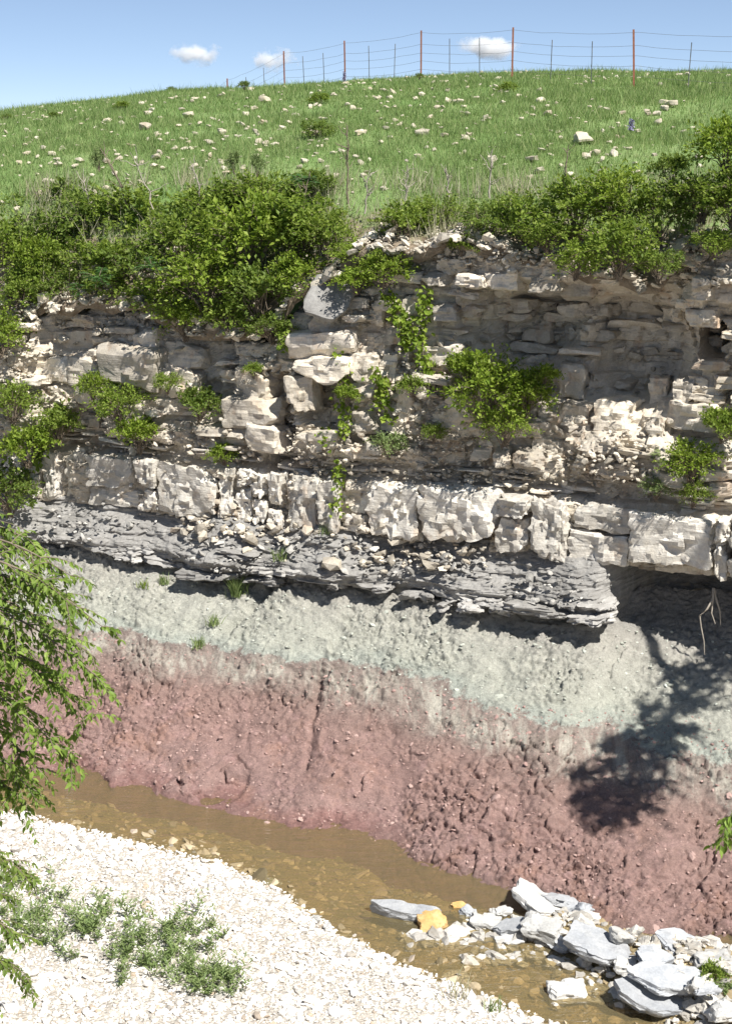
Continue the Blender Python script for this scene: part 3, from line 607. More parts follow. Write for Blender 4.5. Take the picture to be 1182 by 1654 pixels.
stone('lone_boulder', 912, 1598, 72, 28, .18, SLABW, 'lone pale boulder standing apart in the water', 16, 8, (4, 4), p=6)
stone('large_pale_slab', 1082, 1582, 120, 34, .12, SLABM, 'large pale slab lying on top of the bottom slab', 17, 6, (3, 4), .14, p=9, cut=(.55, .95))
stone('jagged_slab', 1062, 1610, 128, 40, .16, SLABM, 'large grey slab with a dark jagged front edge nearest the water', 18, -18, (6, 9), .06, p=9, cut=(.5, .92))
stone('wedge_stone', 1122, 1590, 26, 14, .14, SLABW, 'small white wedge stone beside the green seedling', 19, -30, (8, 20), .16, p=4)
stone('pale_boulder', 1150, 1550, 66, 26, .16, SLABW, 'pale boulder at the right edge above the seedling', 20, 6, (2, 4), .06)
stone('grey_block', 1140, 1600, 46, 14, .12, SLABM, 'grey block under the green seedling', 21, 8, (0, 4), .10)
stone('flat_wet_stone', 968, 1617, 46, 7, .05, SLABW, 'thin flat stone awash right of the lone boulder', 22, -4)
stone('pale_slab', 1052, 1545, 58, 22, .12, SLABM, 'pale slab between the upright white stone and the smooth back slab', 23, -12, (4, 10), .10)
stone('small_grey_wedge', 906, 1522, 40, 16, .14, SLABM, 'small grey wedge between the rounded white boulder and the wide slab', 24, -35, (6, 16), .06)
stone('half_sunk_flat_stone', 730, 1505, 60, 9, .06, SLABW, 'thin pale stone half sunk below the ochre boulder', 25, -6)
stone('grey_chunk', 760, 1476, 36, 14, .13, SLABM, 'grey angular chunk right of the ochre boulder', 26, -30, (0, 15), .02)
stone('white_chunk', 808, 1474, 44, 14, .13, SLABW, 'white chunk between the grey angular chunk and the pointed slab', 27, 15, (0, 8), .03)
stone('bank_stone', 527, 1498, 26, 13, .13, SLABW, 'largest pale stone at the edge of the gravel bar', 28, 20, p=5)
stone('round_bank_stone', 510, 1483, 20, 10, .10, SLABW, 'round white stone just above the largest stone on the gravel edge', 29, 0, p=4)
stone('dark_bank_stone', 114, 1246, 18, 8, .16, SHALE, 'small dark stone at the far waterline below the hanging branch', 30, 0, p=4)
stone('pale_boulder', 1172, 1635, 60, 26, .2, SLABW, 'pale boulder in the bottom right corner', 31, 10, (2, 4), .02)
n = 620; pts = []
pc = [(700, 1500, 40, 8), (770, 1490, 45, 14), (840, 1500, 55, 22), (900, 1495, 60, 24), (940, 1475, 25, 22), (970, 1545, 70, 20), (1040, 1545, 70, 22), (1110, 1560, 60, 26), (1150, 1620, 50, 30), (1000, 1590, 60, 14), (1160, 1535, 40, 12), (830, 1530, 60, 8), (1165, 1645, 40, 16)]
for _ in range(n):
    a, b, c_, d_ = pc[rng.integers(len(pc))]; p_ = on_z(a + rng.normal(0, .7) * c_, b + rng.normal(0, .7) * d_, .1); pts.append(p_)
pts = np.array(pts); pts[:, 2] = np.maximum(low_ground(pts[:, 0], pts[:, 1]), -.05) + .02
mk('creek_rubble', *scatter_stones(pts, np.clip(rng.lognormal(math.log(.10), .45, n), .04, .26), .5, 15, ICO2), CRUB, smooth=False)
tag(bpy.data.objects['creek_rubble'], 'loose pale rubble packed between the fallen slabs in the creek', 'rubble', kind='stuff')

# ------------------------------------------------------------------ grass and stones of the hillside
n = 430000; u = rng.random(n); y = 21 + 28.5 * u ** 1.0; x = (rng.random(n) * 2 - 1) * (.262 * y + 1.2)
q = (x - P0[0]) * N[0] + (y - P0[1]) * N[1]; P = np.stack([x * .9, y * .9, x * 0], 1); dens = .55 + .6 * vnoise(P, 33)
v = (q > .9) & (rng.random(n) < dens + .25); x, y = x[v], y[v]; zg = hill(x, y)
nb = len(x); hgt = np.clip(rng.lognormal(math.log(.085), .4, nb), .03, .28) * (1 + .4 * vnoise(np.stack([x * .5, y * .5, x * 0], 1), 35)); lean = rng.normal(0, .35, (nb, 2)); wd = rng.uniform(.004, .008, nb) * (y / 32)
B0 = np.stack([x, y, zg], 1); az = rng.uniform(0, 6.283, nb); side = np.stack([np.cos(az), np.sin(az), az * 0], 1) * wd[:, None]
mid = B0 + np.stack([lean[:, 0] * hgt * .35, lean[:, 1] * hgt * .35, hgt * .6], 1); tip = B0 + np.stack([lean[:, 0] * hgt, lean[:, 1] * hgt, hgt], 1)
V = np.stack([B0 - side * 1.25, B0 + side * 1.25, tip], 1).reshape(-1, 3)
go = mk('hill_grass', V, np.arange(nb * 3).reshape(-1, 3), GRASS, smooth=False)
tag(go, 'green prairie grass covering the hillside above the cliff', 'grass', kind='stuff')
hv = [mesh('field_stone', rockV(BX4, (1, .8, .5), 900 + i, p=9, ncut=9, cut=(.45, .9), rough=.12, freq=3), BX4[1], HSTONE, True, 35) for i in range(8)]
def hill_px(px, py):
    d = ray(px, py); k = np.linspace(18, 60, 900); P = CAM + d[None] * k[:, None]; h = P[:, 2] - hill(P[:, 0], P[:, 1]); i = np.argmax(h < 0); return P[i]
def field_stone(px, py, wpx, label, group=None):
    p = hill_px(px, py); w = wpx * np.linalg.norm(p - CAM) / FPX
    w *= .9
    o = ob('field_stone', hv[rng.integers(8)], None, None, p + np.array([0, 0, w * .3]), (rng.normal(0, .2), rng.normal(0, .2), rng.uniform(0, 6.28)), (w, w, w * rng.uniform(.8, 1.2)))
    tag(o, label, 'stone', group)
field_stone(940, 232, 34, 'largest white stone on the right half of the grassy hill'); field_stone(1082, 174, 24, 'white stone in a pair on the hill below the rightmost rusty post')
field_stone(1072, 170, 18, 'left stone of the pair below the rightmost rusty post'); field_stone(505, 222, 22, 'white stone at the foot of the lone sapling on the hill')
field_stone(305, 192, 22, 'brownish stone on the left middle of the grassy hill'); field_stone(682, 220, 24, 'white stone in the centre of the grassy hill')
field_stone(860, 262, 22, 'white stone on the hill above the cliff-top thicket, left of the largest stone'); field_stone(428, 166, 18, 'white stone on the upper hill left of the lone sapling'); field_stone(235, 210, 20, 'flat pale stone on the left slope near the brownish stone')
i = 0
while i < 290:
    px = rng.uniform(10, 1170); py = rng.uniform(130, 330) if rng.random() < .3 else rng.normal(235, 40)
    sk = np.interp(px, [a for a, b in SKYPX], [b for a, b in SKYPX])
    if py < sk + 22 or py > 325: continue
    if px < 250 and rng.random() < .4: continue
    zn = ('upper ' if py < sk + 75 else 'lower ') + ('hill at the left' if px < 380 else 'hill around the lone sapling' if px < 640 else 'hill right of centre' if px < 900 else 'hill at the far right')
    field_stone(px, py, min(rng.lognormal(math.log(9), .36), 17), 'small pale stone in the grass of the ' + zn, 'small stones of the ' + zn); i += 1

n = 520; hp_ = []
while len(hp_) < n:
    yy = rng.uniform(24.5, 44); xx = rng.uniform(-1, 1) * .27 * yy
    if vnoise(np.array([[xx * .3, yy * .3, 0]]), 91)[0] + rng.normal(0, .4) > -.1: hp_.append((xx, yy))
hp_ = np.array(hp_); hz = hill(hp_[:, 0], hp_[:, 1])
tag(mk('hill_pebbles', *scatter_stones(np.stack([hp_[:, 0], hp_[:, 1], hz + .05], 1), np.clip(rng.lognormal(math.log(.10), .35, n), .05, .2), .5, 92), HSTONE, smooth=False), 'tiny pale stones strewn through the hillside grass', 'pebbles', kind='stuff')
# ------------------------------------------------------------------ wire fence on the crest
fx = [(1300, 32.5), (1027, 35.6), (827, 39.2), (680, 42.6), (558, 45.8), (460, 48.4), (367, 51.0), (282, 53.5)]
fp = []
for px, yy in fx:
    x = (px - 591) / FPX * yy / 1.043; fp.append(np.array([x, yy, float(hill(np.array([x]), np.array([yy]))[0])]))
fen = empty('wire_fence', fp[3]); tag(fen, 'wire fence with rusty steel posts along the crest of the hill', 'fence')
def local(P): return np.asarray(P) - fp[3]
HW = [1.2, .9, .68, .46, .24]; tops = []
for i, b in enumerate(fp):
    hh = 1.26; ln = np.array([.10 if i == 1 else rng.normal(0, .02), 0, 0]); w, t_ = .045, .012
    # T-section post with a small anchor flange
    w *= .5; sec = np.array([[-w, 0], [w, 0], [w, t_], [t_ / 2, t_], [t_ / 2, w], [-t_ / 2, w], [-t_ / 2, t_], [-w, t_]]) * 1.0
    V = np.concatenate([np.concatenate([b + np.array([a, c, -.3]) - ln * .2 for a, c in sec]).reshape(-1, 3), np.concatenate([b - ln + np.array([a, c, hh]) for a, c in sec]).reshape(-1, 3)])
    F = [np.array([[j, (j + 1) % 8, 8 + (j + 1) % 8, 8 + j] for j in range(8)])]; V = np.concatenate([V, V[8:16].mean(0, keepdims=True)]); F.append(np.array([[8 + j, 8 + (j + 1) % 8, 16] for j in range(8)]))
    mk('post', local(V), F, RUST, fen, False)
for h in HW:
    path = []
    for a, b in zip(fp[:-1], fp[1:]):
        for t in np.linspace(0, 1, 9)[:-1]: path.append(a * (1 - t) + b * t + np.array([0, -.03, h - .06 * 4 * t * (1 - t) + rng.normal(0, .006)]))
    path.append(fp[-1] + np.array([0, -.03, h])); V, F = tubes([local(path)], [.0032], 4); mk('wire', V, F, WIRE, fen)
for j, (a, b) in enumerate(zip(fp[:-1], fp[1:])):
    for t in (.34, .67):
        p = a * (1 - t) + b * t; lx = rng.normal(0, .04); q = float(hill(np.array([p[0]]), np.array([p[1]]))[0])
        V, F = tubes([local([[p[0], p[1] - .04, q + .02], [p[0] + lx * .5, p[1] - .04, q + .6], [p[0] + lx, p[1] - .04, q + 1.0]])], [.011], 5); mk('stay', V, F, WIRE, fen)

# ------------------------------------------------------------------ shrubs
def shrub_parts(seed, clumps=110, per=42, leaf=.085, squash=.9, low=-.35):
    r = np.random.default_rng(seed); d = unit(r, clumps); d[:, 2] = np.where(d[:, 2] < low, -d[:, 2], d[:, 2])
    rad = (.30 + .70 * r.random(clumps) ** .55) * (1 + .38 * fbm(d * 1.7 + seed, 2, seed)); C = d * rad[:, None] * np.array([1, 1, squash])
    sg = r.uniform(.06, .17, clumps); B = (C[:, None, :] + r.normal(size=(clumps, per, 3)) * sg[:, None, None]).reshape(-1, 3)
    A = unit(r, len(B)) * .8 + np.repeat(d, per, 0) * .7 + np.array([0, 0, .05]); Nn = unit(r, len(B)) * .7 + np.array([0, 0, .8]) + np.repeat(d, per, 0) * .4
    sh_d = unit(r, 22); sh_d[:, 2] = np.abs(sh_d[:, 2]) * .9 + .1; paths = []; rad_ = []
    for q in sh_d:
        t = np.linspace(.45, r.uniform(1.05, 1.55), 13); Pq = q[None] * t[:, None] * np.array([1, 1, squash]) - np.array([0, 0, 1.0])[None] * ((t - .45) ** 2 * .25)[:, None]; paths.append(Pq); rad_.append(np.linspace(.012, .003, 13))
        bb = np.repeat(Pq[3:], 3, 0) + r.normal(0, .02, (30, 3)); B = np.concatenate([B, bb]); A = np.concatenate([A, unit(r, 30) * .8 + q * .5]); Nn = np.concatenate([Nn, unit(r, 30) * .5 + np.array([0, 0, .9])])
    L = leaf * r.uniform(.55, 1.35, len(B)); LV, LF = leaves(B, A, Nn, L, L * .58)
    root = np.array([0, 0, -.75])
    for c in C[::2]:
        m = root * .45 + c * .45 + r.normal(0, .10, 3) + np.array([0, 0, .05]); paths.append(np.stack([root + r.normal(0, .06, 3), m, c * .85 + m * .15 + r.normal(0, .03, 3), c])); rad_.append([.02, .013, .007, .003])
    TV, TF = tubes(paths, rad_, 4); return LV, LF, TV, TF
SHR = []
for i in range(6):
    SHR.append(shrub_parts(200 + i, clumps=[68, 60, 58, 72, 44, 64][i], per=[28, 28, 30, 26, 32, 30][i], leaf=[.125, .135, .115, .11, .16, .13][i], squash=[.85, 1, .75, .9, .8, 1.1][i]))
_shm = {}
def shrub(name, px, py, rpx, off, mat, label, var, group=None, sq=1.0, yaw=None, y=None, cat='shrub', at=None):
    """rpx: radius in pixels; off: metres into the hill behind the cliff plane"""
    if at is not None: p = at
    elif y is None:
        s, z = on_cl(px, py, off); p = cl(np.array(s), np.array(off), np.array(z))
    else: p = on_y(px, py, y)
    r = rpx * np.linalg.norm(p - CAM) / FPX
    root = empty(name, p, (0, 0, rng.uniform(0, 6.28) if yaw is None else yaw), (r, r, r * sq)); tag(root, label, cat, group)
    key = (var, mat.name)
    if key not in _shm:
        LV, LF, TV, TF = SHR[var]; _shm[key] = (mesh('foliage', LV, LF, mat, False), mesh('stems', TV, TF, TWIG))
    ob('foliage', _shm[key][0], root); ob('stems', _shm[key][1], root); return root
TH1 = 'shrubs of the thicket along the cliff rim'
tops_ = [  # px, py, r, off, mat, var, label
    (20, 405, 62, .9, LF_MID, 0, 'leafy shrub on the cliff rim at the left edge of the photo'), (85, 390, 62, 1.3, LF_DRK, 1, 'dull green shrub of the left thicket, second from the left edge'),
    (70, 455, 48, .5, LF_MID, 2, 'low shrub of the left thicket hanging over pale rubble'), (150, 370, 66, 1.5, LF_DRK, 3, 'dull green shrub in the left thicket beneath the dry curved twigs'),
    (215, 360, 70, 1.6, LF_MID, 1, 'tall shrub in the left thicket beneath a white-tipped bare twig'), (225, 435, 60, .6, LF_DRK, 0, 'dark shrub in the left thicket beside the feathery plant'),
    (290, 400, 66, .9, LF_MID, 3, 'mid green shrub in the centre of the left thicket'), (345, 345, 66, 1.5, LF_MID, 0, 'tall shrub at the top of the left thicket near the centre'),
    (335, 460, 72, .2, LF_YEL, 3, 'bright yellow-green shrub hanging lowest over the limestone on the left'), (405, 395, 76, .6, LF_YEL, 5, 'bright leafy shrub bulging from the left thicket'),
    (425, 320, 62, 1.6, LF_MID, 2, 'upright shrub at the peak of the left thicket against the grass'), (480, 370, 70, .8, LF_MID, 1, 'leafy shrub left of the pale rubble notch in the rim'),
    (420, 480, 58, .15, LF_DRK, 0, 'dark shrub drooping beside the tilted roof-like grey slab'), (530, 385, 52, .7, LF_MID, 3, 'small shrub between the left thicket and the rim notch'),
    (480, 450, 46, .3, LF_YEL, 5, 'small bright shrub just left of the tilted grey slab'), (505, 305, 38, 1.9, LF_DRK, 4, 'small dark bushy sapling above the left thicket'),
    (110, 470, 44, .35, LF_DRK, 3, 'dark low shrub in the left thicket above the shaded left blocks'), (185, 470, 46, .35, LF_MID, 5, 'low shrub of the left thicket between two feathery plants'), (255, 490, 44, .25, LF_MID, 1, 'low shrub of the left thicket above pale fractured blocks'),
    (300, 520, 40, .1, LF_YEL, 0, 'lowest bright clump of the left thicket'), (375, 520, 44, .1, LF_MID, 5, 'mid green clump drooping over the recess of the left cliff'), (440, 530, 36, .1, LF_DRK, 2, 'dark drooping clump at the right end of the left thicket'), (35, 480, 40, .2, LF_MID, 5, 'shrub above the rubble slope at the left edge'),
    (10, 345, 46, 1.9, LF_MID, 2, 'shrub rising highest at the left edge against the grass'), (115, 335, 46, 2.1, LF_DRK, 5, 'dull shrub on the grass side of the left thicket'), (60, 420, 44, .6, LF_YEL, 0, 'bright shrub in the left thicket near the left edge'), (180, 425, 50, .6, LF_MID, 4, 'broad-leaved shrub in the left thicket above a feathery plant'), (120, 425, 40, .7, LF_MID, 1, 'mid green shrub in the left thicket between dull ones'),
    (565, 415, 34, .45, LF_YEL, 3, 'bright shrub edging the left side of the rubble notch'), (745, 400, 26, .4, LF_MID, 4, 'small drooping plant over the top ledge left of the dark rim shrub'), (885, 385, 40, .5, LF_MID, 0, 'mid green shrub at the foot of the rounded right thicket shrub'),
    (620, 440, 40, .2, LF_YEL, 5, 'bright climbing shrub below the rim notch'), (655, 365, 46, .9, LF_MID, 0, 'shrub right of the pale rubble notch in the rim'),
    (575, 455, 30, .2, LF_YEL, 4, 'small bright creeper clump right of the tilted grey slab'), (705, 350, 44, 1.3, LF_MID, 2, 'low shrub in the middle of the rim, beside bare rubble'),
    (790, 365, 48, 1.0, LF_DRK, 3, 'dark low shrub on the rim above the shaded wall'), (850, 360, 52, .9, LF_MID, 1, 'shrub on the rim between the dark shrub and the right thicket'),
    (930, 350, 66, .8, LF_MID, 5, 'rounded shrub at the left end of the right thicket'), (1000, 330, 66, .9, LF_YEL, 3, 'bright rounded shrub topping the right thicket'),
    (1000, 405, 62, .0, LF_MID, 0, 'shrub of the right thicket hanging over the shaded wall'), (930, 425, 36, .05, LF_YEL, 5, 'small bright shrub drooping below the right thicket'),
    (1065, 350, 58, .8, LF_DRK, 1, 'dark shrub in the middle of the right thicket'), (1065, 430, 38, .1, LF_DRK, 2, 'dark drooping shrub over the deep shaded hollow'),
    (1135, 320, 58, .8, LF_MID, 2, 'shrub of the right thicket near the right edge of the photo'), (1175, 240, 56, .9, LF_YEL, 0, 'tall leafy shrub rising at the right edge of the photo'),
    (1185, 340, 52, .5, LF_MID, 5, 'leafy shrub cut by the right edge beneath the tall one'), (1085, 275, 30, 1.2, LF_DRK, 4, 'small leaning sapling at the top of the right thicket'),
    (1150, 395, 34, .3, LF_MID, 0, 'low shrub over pale rubble at the right rim'), (1235, 300, 70, .5, LF_MID, 3, 'leafy shrub almost wholly cut off by the right edge of the photo')]
for px, py, r, off, m_, v_, lb in tops_: shrub('rim_shrub', px, py, r, off + (.3 if px < 560 else .1 if px < 760 else -.25), m_, lb, v_, TH1, sq=rng.uniform(.8, 1.0))
LG = 'shrubs growing out of the cliff face'
for px, py, r, off, m_, v_, lb in [
    (785, 640, 66, .1, LF_YEL, 5, 'large bright yellow-green shrub growing in the middle of the cliff face'), (850, 640, 44, .15, LF_YEL, 0, 'bright shrub on the cliff face, right beside the largest one'), (755, 600, 36, .1, LF_YEL, 4, 'top clump above the largest bright shrub on the cliff face'),
    (815, 690, 42, -.05, LF_YEL, 3, 'lower bright clump under the largest shrub on the cliff face'), (195, 655, 44, .1, LF_MID, 2, 'shrub on the left ledge above the pale bed'), (225, 705, 36, 0, LF_YEL, 4, 'small spreading plant on the left ledge just above the dark shale'),
    (95, 690, 34, 0, LF_MID, 0, 'shrub on the far left ledge above the overhanging pale block'), (45, 725, 40, -.3, LF_YEL, 4, 'broad-leaved plant at the left edge beside the pale bed'), (20, 655, 40, -.3, LF_MID, 3, 'shrub on the rubble slope at the left edge'),
    (15, 800, 44, -.5, LF_DRK, 1, 'dark shrub at the left edge beside the dark shale'), (1115, 750, 46, .0, LF_YEL, 2, 'loose yellow-green shrub on the right rubble shelf'), (1165, 690, 34, .1, LF_MID, 4, 'leafy plant at the right edge on the cliff face'),
    (560, 640, 20, .1, LF_YEL, 4, 'small bright plant between two pale blocks at the centre of the cliff'), (700, 700, 20, .1, LF_MID, 2, 'small plant on the rubble left of the lower bright clump'), (410, 600, 16, .1, LF_MID, 4, 'tiny plant on the left face below the drooping clump'), (270, 620, 22, .05, LF_MID, 2, 'small plant in a joint right of the left ledge shrub'), (150, 625, 26, .05, LF_YEL, 0, 'bright plant in a joint left of the left ledge shrub'), (880, 610, 24, .15, LF_YEL, 4, 'small bright plant at the right end of the big cliff shrub'), (1060, 790, 24, -.05, LF_WEED, 3, 'pale low plant on the right shelf above the pale bed'),
    (1120, 800, 26, .0, LF_MID, 3, 'small plant drooping over the pale bed on the right'), (322, 655, 34, .25, LF_DRK, 4, 'dark plant in the deep recess of the left cliff'), (362, 735, 22, .15, LF_YEL, 4, 'small bright plant below the deep recess of the left cliff'),
    (665, 625, 22, .15, LF_MID, 4, 'small leafy plant left of the largest bright shrub'), (628, 720, 28, .05, LF_WEED, 2, 'pale tufted plant on the ledge at the centre of the cliff'), (0, 545, 40, -.1, LF_YEL, 5, 'bright shrub high on the left edge of the cliff')]:
    shrub('ledge_shrub', px, py, r, off, m_, lb, v_, LG)
# small growth on the hill
for px, py, r, yy, m_, v_, lb in [(512, 205, 26, 33, LF_DRK, 2, 'lone dark sapling standing on the middle of the grassy hill'), (517, 158, 15, 39, LF_MID, 4, 'small bush on the hill just above the lone sapling'), (395, 125, 9, 45, LF_DRK, 4, 'small bush on the skyline left of the fence'), (277, 135, 8, 45, LF_DRK, 2, 'tiny bush on the left skyline'), (820, 140, 14, 41, LF_MID, 4, 'small weedy bush beneath the tallest fence post'), (677, 110, 7, 43.4, LF_DRK, 2, 'tiny plant at the foot of a rusty post'), (198, 170, 12, 41, LF_MID, 4, 'small weed clump on the left upper hill'), (88, 186, 9, 42, LF_DRK, 4, 'weed clump on the far left hill'), (12, 188, 9, 43, LF_DRK, 2, 'weed clump at the left end of the skyline')]:
    hb = hill_px(px, max(py + r * .7, float(np.interp(px, [a for a, b in SKYPX], [b for a, b in SKYPX])) + 5)); hr = r * np.linalg.norm(hb - CAM) / FPX; shrub('hill_bush', px, py, r, .0, m_, lb, v_, 'small bushes on the hill', sq=.9, at=hb + np.array([0, 0, hr * .38]))
# feathery plant on the left rim
def fern(name, px, py, off, nfr, Lpx, mat, label, seed, y=None):
    r = np.random.default_rng(seed)
    if y is None: s, z = on_cl(px, py, off); p = cl(np.array(s), np.array(off), np.array(z))
    else: p = on_y(px, py, y)
    L = Lpx * np.linalg.norm(p - CAM) / FPX; Bs, As, Ns, Ls, paths = [], [], [], [], []
    for i in range(nfr):
        a = r.uniform(0, 6.283); d = np.array([math.cos(a), math.sin(a) - .35, r.uniform(.1, .9)]); d /= np.linalg.norm(d); t = np.linspace(0, 1, 14)
        P = d[None] * (t * L)[:, None] + np.array([0, 0, -1.0])[None] * (t ** 2 * L * .4)[:, None]; paths.append(P); sd = np.cross(d, [0, 0, 1]); sd /= np.linalg.norm(sd)
        for sg in (-1, 1): Bs.append(P[2:]); As.append(np.repeat((sd * sg + d * .5)[None], 12, 0) + r.normal(0, .12, (12, 3)) - np.array([0, 0, .25])); Ns.append(np.repeat(np.array([[0, 0, 1.0]]), 12, 0) + r.normal(0, .25, (12, 3))); Ls.append(L * .32 * np.sin(np.pi * (t[2:] * .8 + .15)))
    LV, LF = leaves(np.concatenate(Bs), np.concatenate(As), np.concatenate(Ns), np.concatenate(Ls), np.concatenate(Ls) * .3)
    root = empty(name, p); tag(root, label, 'plant'); mk('foliage', LV, LF, mat, root, False); mk('stems', *tubes(paths, [np.linspace(.005, .001, 14)] * nfr, 4), TWIG, root); return root
fern('feathery_plant', 160, 450, .1, 16, 40, LF_FERN, 'dark green feathery plant in the left thicket', 1); fern('feathery_plant', 245, 430, .2, 12, 36, LF_FERN, 'feathery plant just right of the darkest hollow in the left thicket', 2)
fern('feathery_plant', 128, 470, .0, 9, 28, LF_FERN, 'smallest feathery plant, above the shaded left blocks', 3); fern('feathery_plant', 490, 292, 1.5, 14, 34, LF_FERN, 'feathery dark sapling above the left thicket beside a bare twig', 4)
fern('feathery_plant', 1075, 740, .0, 14, 34, LF_WEED, 'pale feathery plant on the right rubble shelf', 5)
# creepers on the rock
def vine(px_path, off, n, leafm, label, seed, mat=LF_YEL):
    r = np.random.default_rng(seed); pts = []
    for px, py in px_path:
        s, z = on_cl(px, py, off); fo = float(face(s, z)) - .2; s, z = on_cl(px, py, fo); pts.append(cl(np.array(s), np.array(fo), np.array(z)))
    pts = np.array(pts); t = np.linspace(0, len(pts) - 1, 60); P = np.stack([np.interp(t, np.arange(len(pts)), pts[:, i]) for i in range(3)], 1); P += fbm(P * 6, 2, seed)[:, None] * np.array([.05, 0, 0])
    clump = sstep(-.25, .35, vnoise(np.stack([t * 1.7, t * 0, t * 0], 1), seed)); idx = r.choice(60, n, p=clump / clump.sum()); B = P[idx] + r.normal(0, .055, (n, 3)) - N * .05 - P[0]
    L = leafm * r.uniform(.6, 1.3, n); A = unit(r, n) + np.array([0, -.5, -.4]); Nn = unit(r, n) * .6 + np.array([0, -.6, .7]); LV, LF = leaves(B, A, Nn, L, L * .8)
    root = empty('creeper', P[0]); tag(root, label, 'creeper', 'creepers on the limestone'); mk('foliage', LV, LF, mat, root, False); mk('stems', *tubes([P - P[0]], [.008], 4), TWIG, root)
vine([(600, 430), (625, 480), (655, 520), (660, 560)], .3, 300, .09, 'bright creeper hanging from the rim just right of the small square block', 1)
vine([(540, 570), (560, 590), (555, 640), (560, 690), (540, 730), (550, 770), (540, 830)], .3, 330, .08, 'thin creeper trailing down the centre of the cliff to the dark shale', 2)
vine([(605, 600), (620, 620), (615, 650), (635, 680)], .3, 200, .08, 'short creeper right of the thin trailing one', 3)
vine([(525, 690), (530, 710), (545, 725)], .3, 90, .08, 'small creeper patch on a yellowish stone', 4)
vine([(640, 440), (690, 470), (680, 540), (690, 600)], .3, 240, .08, 'creeper between the rim and the largest bright shrub', 6)
vine([(470, 470), (455, 520), (465, 560)], .1, 160, .08, 'creeper hanging at the left side of the tilted slab', 7, LF_MID)
vine([(120, 640), (85, 680), (75, 720), (60, 745)], .1, 260, .09, 'creeper on the left rubble slope', 5, LF_MID)
# bare saplings and dead twigs on the rim
def bare(px, py, hpx, off, label, seed, lean=0, mat=DEAD, nb=9):
    r = np.random.default_rng(seed); s, z = on_cl(px, py, off); p = cl(np.array(s), np.array(off), np.array(z)); H = hpx * np.linalg.norm(p - CAM) / FPX; paths = []; rr = []
    t = np.linspace(0, 1, 8); M = np.stack([lean * H * t ** 1.5, 0 * t, H * t], 1) + r.normal(0, .012, (8, 3)); paths.append(M); rr.append(np.linspace(.016, .005, 8))
    for k in range(nb):
        i = r.integers(2, 7); d = np.array([r.normal(0, .6), r.normal(0, .4), r.uniform(.4, 1)]); d /= np.linalg.norm(d); l = H * r.uniform(.15, .4); tt = np.linspace(0, 1, 5)
        paths.append(M[i] + d[None] * (tt * l)[:, None] + r.normal(0, .01, (5, 3))); rr.append(np.linspace(.008, .003, 5))
    root = mk('bare_sapling', *tubes(paths, rr, 4), mat, loc=p); tag(root, label, 'twig')
    return root
bare(562, 330, 120, 1.9, 'tall thin bare sapling in front of the grass at the middle of the rim', 1, .0, TWIG); bare(205, 330, 85, 1.6, 'dry twig curving to the left above the left thicket', 2, -.45, TWIG); bare(250, 350, 90, 1.5, 'leaning dead twig above the left thicket', 3, -.35)
bare(150, 350, 70, 1.6, 'dead twig left of the leaning ones in the left thicket', 4, -.3); bare(590, 345, 70, 1.6, 'pale dry twig right of the tall bare sapling', 5, .1); bare(655, 330, 60, 1.8, 'thin dry stalk above the shrub right of the notch', 6, .05); bare(790, 320, 75, 1.8, 'pale dry stalk on the rim above the dark low shrub', 7, .05)
bare(325, 330, 60, 1.6, 'dead twig beside the tall shrub in the left thicket', 8, -.2); bare(912, 300, 60, 1.9, 'thin dry stalk left of the bright rounded shrub', 9, .05, TWIG, 5); bare(490, 340, 60, 1.2, 'crooked twig left of the tall bare sapling', 10, .2, TWIG); bare(725, 330, 55, 1.9, 'short pale stalk between two dry stalks on the rim', 11, -.1)
for px, py, sd, lb in [(378, 250, 21, 'young leafy shoot with white tips left of centre on the rim'), (160, 245, 22, 'leafy tip at the end of a dry curved twig'), (415, 255, 23, 'taller leafy shoot beside the white-tipped one')]:
    shrub('leafy_shoot', px, py + 14, 10, 1.8, LF_WEED, lb, 4, sq=2.2)
# dry fringe of grass along the rim, and tufts elsewhere
def tuft(name, P, H, n, mat, label, seed, spread=.12, cat='grass'):
    r = np.random.default_rng(seed); B = r.normal(0, spread, (n, 3)) * np.array([1, 1, .1]); L = H * r.uniform(.5, 1.2, n); ln = r.normal(0, .35, (n, 2)); tip = B + np.stack([ln[:, 0] * L, ln[:, 1] * L, L], 1); az = r.uniform(0, 6.28, n); w = np.stack([np.cos(az), np.sin(az), 0 * az], 1) * .006
    m_ = B * .5 + tip * .5 + np.array([0, 0, 1.0]) * (L * .12)[:, None]; V = np.stack([B - w, B + w, m_ + w * .8, m_ - w * .8, tip], 1).reshape(-1, 3); o_ = (np.arange(n) * 5)[:, None]
    o = mk(name, V, [np.array([[0, 1, 2, 3]]) + o_, np.array([[3, 2, 4]]) + o_], mat, loc=P); return tag(o, label, cat)
nr = 120; rp = []
for i in range(nr):
    s = rng.uniform(-7.5, 6); q = rng.uniform(.7, 2.9); b = P0 + s * T + q * N; b[2] = float(hill(np.array([b[0]]), np.array([b[1]]))[0]); rp.append(b)
VV = []; FF4 = []; FF3 = []
for i, b in enumerate(rp):
    m_ = 26; r_ = rng; B = b + r_.normal(0, .14, (m_, 3)) * np.array([1, 1, .05]); L = .42 * r_.uniform(.5, 1.3, m_); ln = r_.normal(0, .3, (m_, 2)); tip = B + np.stack([ln[:, 0] * L, ln[:, 1] * L, L], 1); w = np.array([.006, 0, 0]); VV.append(np.stack([B - w, B + w, tip], 1).reshape(-1, 3)); FF3.append(np.arange(m_ * 3).reshape(-1, 3) + i * m_ * 3)
tag(mk('rim_dry_grass', np.concatenate(VV), np.concatenate(FF3), DRYG), 'dry grey-brown grass stems mixed into the cliff-top thicket', 'dry grass', kind='stuff')
